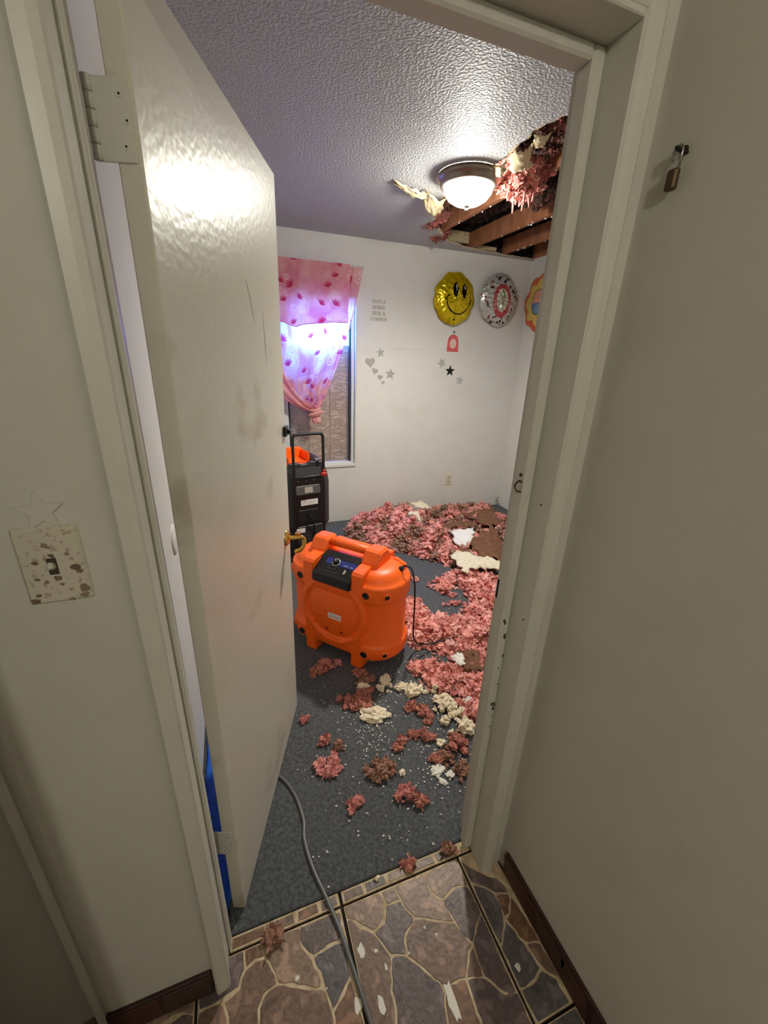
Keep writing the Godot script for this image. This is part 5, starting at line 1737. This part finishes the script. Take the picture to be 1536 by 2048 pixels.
func insulation():
	var pk := [Color(0.93, 0.65, 0.61), Color(0.88, 0.58, 0.54), Color(0.96, 0.72, 0.68), Color(0.80, 0.51, 0.47)]
	var mix := [Color(0.60, 0.47, 0.40), Color(0.74, 0.52, 0.46), Color(0.87, 0.58, 0.55), Color(0.93, 0.65, 0.62), Color(0.90, 0.61, 0.58)]
	var mix2 := [Color(0.54, 0.43, 0.36), Color(0.67, 0.50, 0.42), Color(0.80, 0.54, 0.49), Color(0.88, 0.60, 0.55), Color(0.92, 0.64, 0.60)]
	heap("large pink insulation heap on the carpet below the far wall left of the corner", [[1.05, -2.90], [0.92, -2.66], [0.98, -2.49], [1.18, -2.30], [1.33, -2.13], [1.46, -1.97], [1.68, -2.03], [1.79, -2.2], [1.76, -2.5], [1.75, -2.8], [1.66, -2.96], [1.4, -2.97]], 0.13, 2700, mix, 101)
	heap("brown and pink insulation heap with torn paper in the room's far right corner", [[1.74, -2.88], [2.0, -2.98], [2.3, -2.95], [2.5, -2.98], [2.62, -2.93], [2.58, -2.8], [2.36, -2.64], [2.5, -2.40], [2.55, -2.1], [2.3, -1.85], [1.95, -1.72], [1.64, -1.72], [1.48, -1.97], [1.68, -2.03], [1.79, -2.2], [1.76, -2.5]], 0.085, 3000, mix2, 102)
	heap("ring of bright pink insulation curving round bare carpet behind the air mover", [[1.26, -1.63], [1.31, -1.50], [1.41, -1.57], [1.49, -1.56], [1.46, -1.38], [1.44, -1.29], [1.34, -1.27], [1.30, -1.19], [1.06, -1.25], [1.08, -1.36], [1.08, -1.45], [1.0, -1.48], [0.86, -1.25], [0.88, -1.06], [1.0, -1.01], [0.98, -0.97], [1.03, -0.91], [1.09, -0.89], [1.21, -0.82], [1.5, -0.86], [1.85, -1.1], [1.85, -1.5], [1.62, -1.70], [1.45, -1.70]], 0.055, 2400, pk, 103, 0.014, 0.032)
	heap("spread of flattened pink insulation between the ring and the door jamb", [[0.78, -0.89], [0.86, -0.90], [0.94, -0.88], [0.94, -0.82], [1.04, -0.85], [1.13, -0.86], [1.3, -0.80], [1.3, -0.55], [1.0, -0.48], [0.89, -0.53], [0.92, -0.66], [0.86, -0.71], [0.82, -0.76], [0.81, -0.83]], 0.03, 850, [pk[3], pk[1], pk[0], pk[1]], 104, 0.013, 0.028)
	var C := [["reddish two-lobed insulation clump left of the air mover's front foot", 0.325, -1.03, 0.11, 0.05, 0.5, 0.03, 2], ["upper arm of insulation beside the door edge behind the two-lobed clump", 0.362, -1.07, 0.10, 0.035, -0.7, 0.025, 1], ["small lone insulation bit just left of the air mover's front foot", 0.419, -1.043, 0.04, 0.03, 0.0, 0.02, 1], ["small pointed insulation wedge right below the air mover's front foot", 0.517, -0.938, 0.075, 0.04, 0.0, 0.02, 2], ["flat dark insulation smear behind the largest plaster chunk", 0.52, -0.885, 0.09, 0.045, 0.1, 0.008, 3], ["broad dark red insulation clump left of the largest plaster chunk", 0.437, -0.765, 0.16, 0.07, -0.35, 0.03, 2], ["rounded dark insulation bump joined to the broad clump's right end", 0.49, -0.805, 0.09, 0.06, 0.1, 0.03, 2], ["small round pink insulation bit near the open door, left of a brown bit", 0.252, -0.609, 0.048, 0.035, 0.0, 0.022, 1], ["small brown insulation bit right of the small round pink one", 0.306, -0.566, 0.036, 0.03, 0.0, 0.018, 3], ["ragged pink star-like insulation clump nearest the open door", 0.249, -0.498, 0.105, 0.08, 0.3, 0.028, 0], ["fluffy brown and pink insulation clump in the middle of the near carpet", 0.434, -0.417, 0.10, 0.095, 0.4, 0.035, 3], ["dark pink lumpy insulation clump nearest the doorway", 0.497, -0.294, 0.075, 0.06, 0.9, 0.04, 1], ["small red insulation ball touching the lumpy clump near the doorway", 0.543, -0.251, 0.045, 0.035, 0.4, 0.028, 2], ["small star-shaped insulation bit with white crumbs near the threshold", 0.303, -0.315, 0.052, 0.04, 0.2, 0.02, 1], ["thin reddish insulation sliver in the middle of the carpet", 0.555, -0.501, 0.08, 0.022, 0.8, 0.018, 2], ["dark red elongated insulation clump right of the thin sliver", 0.653, -0.505, 0.105, 0.04, -0.5, 0.025, 2], ["brown insulation patch left of the crumbled plaster pile", 0.72, -0.60, 0.06, 0.10, 0.4, 0.022, 2], ["small flat insulation scrap in front of the blocky plaster chunk", 0.675, -0.665, 0.07, 0.035, 0.3, 0.015, 2], ["large dark red insulation clump beside the lower door jamb", 0.783, -0.415, 0.11, 0.08, 0.6, 0.04, 2], ["dark brown insulation clump lowest beside the door jamb", 0.745, -0.308, 0.085, 0.055, 0.5, 0.03, 3], ["brown insulation clump left of the two by the door jamb", 0.705, -0.377, 0.06, 0.06, 0.2, 0.025, 3], ["tiny red insulation tag left of the brown clump by the jamb", 0.660, -0.382, 0.04, 0.03, 0.0, 0.015, 2], ["tiny pink insulation bit at the open door's edge", 0.19, -0.745, 0.04, 0.018, 1.2, 0.015, 1], ["pair of small insulation flakes on the bare carpet inside the ring", 1.352, -1.461, 0.06, 0.03, 0.2, 0.012, 0], ["flat streak of pink flakes on the bare carpet inside the ring", 1.304, -1.361, 0.17, 0.03, -0.15, 0.012, 0], ["small pink insulation bit behind the air mover's right end", 1.181, -1.726, 0.06, 0.04, 0.4, 0.015, 4], ["brown insulation clump lying across the tile edge by the left casing", -0.025, -0.045, 0.055, 0.036, 0.9, 0.016, 3], ["red insulation scrap on the threshold strip", 0.409, -0.083, 0.04, 0.018, -0.3, 0.014, 2], ["tan insulation wad on the threshold at the right jamb", 0.562, -0.072, 0.05, 0.02, -0.2, 0.012, 3], ["pink insulation strand against the far wall near the cable stub", 2.72, -2.55, 0.16, 0.12, 0.5, 0.03, 1], ["pink insulation tuft lying on the brown paper sheet", 2.33, -2.36, 0.18, 0.12, 0.3, 0.05, 0]]
	for k in C.size():
		var c: Array = C[k]
		clump(c[0], c[1], c[2], c[3], c[4], -c[5], c[6], c[7], 200 + k, 0.001 if k in [26, 27, 28] else (0.14 if k == 30 else 0.006))
	# torn board paper and kraft sheets on the heap
	var F := [
		[Vector3(1.70, 0.14, -2.19), Vector3(1.93, 0.16, -2.13), Vector3(1.80, 0.12, -1.95), Vector3(1.68, 0.11, -1.93), Vector3(0, 0.012, 0), M.plaster_white, "large bright white plasterboard piece lying on the far right heap", 0.012, 0.05],
		[Vector3(1.77, 0.14, -1.93), Vector3(2.14, 0.18, -2.10), Vector3(1.95, 0.08, -1.66), Vector3(1.75, 0.07, -1.70), Vector3(0, 0.04, 0), M.kraft, "large bulging brown paper sheet in front of the white board piece", 0.003, 0.04],
		[Vector3(2.06, 0.15, -2.56), Vector3(2.42, 0.16, -2.42), Vector3(2.30, 0.10, -2.12), Vector3(2.12, 0.13, -2.22), Vector3(0, 0.035, 0), M.kraft, "curved brown paper sheet at the back of the far right heap", 0.003, 0.04],
		[Vector3(1.55, 0.10, -1.86), Vector3(1.70, 0.11, -1.84), Vector3(1.74, 0.08, -1.62), Vector3(1.53, 0.07, -1.63), Vector3(0, 0.012, 0), M.paper, "cream torn board piece lowest on the far right heap", 0.010, 0.05],
		[Vector3(1.70, 0.10, -1.78), Vector3(1.90, 0.09, -1.62), Vector3(1.84, 0.06, -1.53), Vector3(1.66, 0.07, -1.66), Vector3(0, 0.02, 0), M.paper, "curled cream paper strip under the bulging brown sheet", 0.004, 0.06],
		[Vector3(1.62, 0.17, -2.86), Vector3(1.78, 0.18, -2.84), Vector3(1.80, 0.15, -2.66), Vector3(1.70, 0.16, -2.72), Vector3(0, 0.02, 0), M.paper, "pale paper scrap standing on the back of the large pink heap", 0.004, 0.08],
		[Vector3(1.46, 0.18, -2.56), Vector3(1.58, 0.19, -2.60), Vector3(1.60, 0.14, -2.46), Vector3(1.48, 0.14, -2.44), Vector3(0, 0.02, 0), M.paper, "pale crumpled paper scrap on the front of the large pink heap", 0.004, 0.08],
		[Vector3(1.70, 0.15, -2.32), Vector3(1.98, 0.17, -2.26), Vector3(1.97, 0.15, -2.17), Vector3(1.68, 0.14, -2.22), Vector3(0, 0.025, 0), M.kraft, "long rust brown paper strip behind the white board piece", 0.003, 0.08],
		[Vector3(1.03, 0.05, -0.88), Vector3(1.16, 0.06, -0.86), Vector3(1.12, 0.05, -0.70), Vector3(1.02, 0.05, -0.74), Vector3(0, 0.015, 0), M.kraft, "brown paper scrap half hidden by the middle of the door jamb", 0.003, 0.08],
		[Vector3(1.0, 0.05, -0.87), Vector3(1.07, 0.06, -0.86), Vector3(1.05, 0.05, -0.78), Vector3(1.0, 0.05, -0.79), Vector3(0, 0.012, 0), M.plaster_white, "white paper scrap left of the brown one by the door jamb", 0.004, 0.08]]
	for k in F.size():
		var q: Array = F[k]
		var st := mk(true)
		flap(st, q[0], q[1], q[2], q[3], q[4], 300 + k, q[7], 12, 9, q[8])
		tag(obj("torn_sheet", st, q[5]), q[6], "torn sheet", "torn sheets among the insulation")

# ------------------------------------------------------------------ fallen plaster
func chunk(label: String, x: float, z: float, l: float, w: float, h: float, ang: float, m: Material, sd: int, y0 := 0.006, group := "plaster chunks on the carpet"):
	var st := mk()
	blob(st, ico2 if l > 0.04 else ico1, Transform3D(Basis.from_scale(Vector3(l * 0.5, h * 0.6, w * 0.5)), Vector3(0, h * 0.42, 0)), 0.5, sd, 1.1)
	var o := obj("plaster_chunk", st, m)
	o.position = Vector3(x, y0, z)
	o.rotation.y = ang
	tag(o, label, "plaster", group)
func plaster():
	var P := [["largest cream plaster chunk, alone in the middle of the carpet", 0.494, -0.672, 0.115, 0.075, 0.035, -0.5], ["blocky cream plaster chunk behind and right of the largest one", 0.72, -0.742, 0.078, 0.062, 0.04, 0.2], ["small rounded plaster chunk behind the largest one's left end", 0.496, -0.845, 0.058, 0.04, 0.03, 0.1], ["crumbled plaster lump farthest back near the air mover", 0.618, -0.855, 0.06, 0.055, 0.03, 0.6], ["flat white plasterboard flake on the pink insulation by the jamb", 0.938, -0.712, 0.095, 0.05, 0.014, -0.5], ["round white plaster piece nearest the jamb above the pile", 0.95, -0.608, 0.07, 0.055, 0.022, 0.9], ["white plaster lump at the bottom right of the crumbled pile", 0.862, -0.473, 0.075, 0.062, 0.045, 0.4], ["small plaster lump just right of the largest chunk", 0.557, -0.651, 0.035, 0.028, 0.02, 0.0], ["small white plaster bit right of the fluffy brown clump", 0.511, -0.377, 0.028, 0.024, 0.016, 0.3], ["white angular plaster flake beneath the brown clump by the jamb", 0.655, -0.342, 0.055, 0.045, 0.012, 0.7], ["pointed white plaster sliver lowest of the flakes by the jamb", 0.647, -0.294, 0.042, 0.018, 0.010, -1.0], ["rounded white plaster flake right of the angular one by the jamb", 0.690, -0.308, 0.04, 0.032, 0.012, 0.0], ["small white plaster bit below the crumbled pile", 0.788, -0.48, 0.03, 0.022, 0.014, 0.2], ["cream plaster lump between the blocky chunk and the farthest lump", 0.671, -0.79, 0.045, 0.04, 0.028, 0.5], ["cream plaster bit left of the middle lump", 0.578, -0.818, 0.04, 0.035, 0.024, 0.0], ["white plaster crumb resting on the threshold strip", 0.303, -0.082, 0.018, 0.014, 0.012, 0.0], ["cream plaster lump right of the large dark red clump by the jamb", 0.72, -0.445, 0.04, 0.035, 0.02, 0.0]]
	for k in P.size():
		var p: Array = P[k]
		chunk(p[0], p[1], p[2], p[3], p[4], p[5], p[6], M.plaster_white if k in [4, 5, 9, 10, 11] else M.plaster, 400 + k, 0.0 if k == 15 else 0.006)
	var r := rng(51)
	for k in 34:
		var t := r.randf()
		var c := Vector2(0.835, -0.60) + Vector2(r.randfn(0, 0.028), r.randfn(0, 0.055))
		var s := r.randf_range(0.018, 0.045)
		chunk("small crumbled cream plaster lump in the pile beside the door jamb", c.x, c.y, s, s * r.randf_range(0.6, 0.9), s * 0.6, r.randf() * 6.0, M.plaster, 450 + k, 0.008 + 0.02 * t * exp(-pow((c.x - 0.835) * 20.0, 2)), "crumbled plaster pile")
	for k in 22:
		var c := Vector2(0.60, -0.82).lerp(Vector2(0.80, -0.735), r.randf()) + Vector2(r.randfn(0, 0.022), r.randfn(0, 0.022))
		var s := r.randf_range(0.012, 0.03)
		chunk("small cream plaster lump in the row behind the largest chunk", c.x, c.y, s, s * r.randf_range(0.6, 0.9), s * 0.6, r.randf() * 6.0, M.plaster, 500 + k, 0.006, "row of small plaster lumps")
	# crumbs
	var spots := [[0.835, -0.6, 0.08, 0.10, 160], [0.70, -0.77, 0.12, 0.05, 120], [0.47, -0.62, 0.06, 0.05, 60], [0.43, -0.52, 0.05, 0.08, 40], [0.70, -0.36, 0.06, 0.06, 70], [0.45, -0.5, 0.22, 0.22, 150], [0.7, -0.9, 0.3, 0.3, 70], [1.9, -2.0, 0.4, 0.35, 90], [0.5, -0.2, 0.2, 0.08, 45], [1.3, -1.3, 0.3, 0.3, 60]]
	var xfs := []
	for s in spots:
		for k in s[4]:
			var x: float = s[0] + r.randfn(0, 1) * s[2]
			var z: float = s[1] + r.randfn(0, 1) * s[3]
			if z > -0.1 or z < FAR + 0.05 or x > RW - 0.05 or x < 0.12: continue
			xfs.append(Transform3D(Basis.from_euler(Vector3(r.randf() * 6, r.randf() * 6, r.randf() * 6)).scaled(Vector3(1, 0.6, 1) * r.randf_range(0.0012, 0.0042)), Vector3(x, 0.0085, z)))
	var st := mk()
	blob(st, ico(0), Transform3D.IDENTITY, 0.5, 9)
	st.generate_normals()
	var m := MultiMesh.new()
	m.transform_format = MultiMesh.TRANSFORM_3D
	m.mesh = st.commit()
	m.instance_count = xfs.size()
	for k in xfs.size(): m.set_instance_transform(k, xfs[k])
	var o := MultiMeshInstance3D.new()
	o.name = "plaster_crumbs"
	o.multimesh = m
	o.material_override = M.plaster_white
	add_child(o)
	tag(o, "white plaster crumbs scattered over the carpet", "plaster", "", "stuff")
	# dried paint and plaster splashes on the tiles
	var S := [[0.205, 0.06, 0.012, 0.02], [0.03, 0.055, 0.008, 0.008], [0.17, 0.155, 0.014, 0.02], [0.225, 0.175, 0.010, 0.022], [0.245, 0.075, 0.006, 0.006], [0.26, 0.115, 0.005, 0.01], [0.165, 0.025, 0.006, 0.004], [0.40, 0.235, 0.016, 0.045], [0.60, 0.235, 0.009, 0.012], [0.395, 0.075, 0.004, 0.004], [0.42, 0.10, 0.005, 0.005], [0.33, 0.11, 0.004, 0.004], [0.10, 0.10, 0.003, 0.003]]
	var SL := ["white splash lying against the grey cord on the tiles", "small white splash on the tile nearest the left casing", "white splash beside the cord at the bottom of the picture", "long white splash just right of the cord at the bottom", "small round white splash right of the cord beside the tile joint", "thin upright white splash right of the cord", "tiny white splash left of the cord near the top of the tile", "largest smeared white splash in the middle of the right tile", "white splash on the dark tile nearest the right skirting", "tiny white speck on the top half of the biggest brown stone", "tiny white speck right of the top one on the biggest brown stone", "tiny white speck left of the biggest brown stone", "tiniest white speck on the left tile"]
	for k in S.size():
		var p := PackedVector2Array()
		for i in 12: p.append(Vector2(cos(TAU * i / 12.0) * S[k][2], sin(TAU * i / 12.0) * S[k][3]) * r.randf_range(0.55, 1.1))
		st = mk()
		prism(st, p, 0.0, 0.0019, Transform3D(Basis(Vector3.RIGHT, Vector3(0, 0, 1), Vector3.UP), Vector3(S[k][0], 0.0, S[k][1])), 0.0008)
		tag(obj("plaster_splash", st, M.plaster_white), SL[k], "splash", "plaster splashes on the tiles")

# ------------------------------------------------------------------ cords
func cords():
	var st := mk(true)
	tube(st, spline([Vector3(-0.10, 0.012, -0.62), Vector3(-0.01, 0.012, -0.58), Vector3(0.06, 0.012, -0.509), Vector3(0.099, 0.012, -0.426), Vector3(0.114, 0.012, -0.328), Vector3(0.106, 0.012, -0.264), Vector3(0.116, 0.012, -0.175), Vector3(0.14, 0.009, -0.085), Vector3(0.161, 0.008, 0.002), Vector3(0.174, 0.008, 0.088), Vector3(0.187, 0.008, 0.182), Vector3(0.20, 0.008, 0.30), Vector3(0.22, 0.008, 0.6), Vector3(0.18, 0.008, 1.2)], 8), 0.0062, 10)
	tag(obj("extension_cord", st, M.cord), "grey extension cord running from behind the door over the tiles", "cord")
	st = mk(true)
	tube(st, spline([Vector3(0.748, 0.556, -1.018), Vector3(0.765, 0.570, -1.005), Vector3(0.790, 0.555, -0.985), Vector3(0.812, 0.45, -0.98), Vector3(0.826, 0.26, -0.995), Vector3(0.842, 0.11, -1.015), Vector3(0.885, 0.045, -1.03), Vector3(0.95, 0.035, -1.02), Vector3(1.04, 0.055, -1.0), Vector3(1.12, 0.055, -1.0)], 7), 0.0045, 8)
	tag(obj("power_cord", st, M.black), "black power cord hanging from the air mover onto pink insulation", "cord")
	st = mk(true)
	tube(st, spline([Vector3(0.93, 0.010, -0.985), Vector3(0.87, 0.010, -0.965), Vector3(0.81, 0.010, -0.93), Vector3(0.775, 0.010, -0.895)], 6), 0.003, 7)
	tag(obj("wire_scrap", st, M.alu_dark), "thin dark wire scrap on the carpet beside the air mover", "wire")
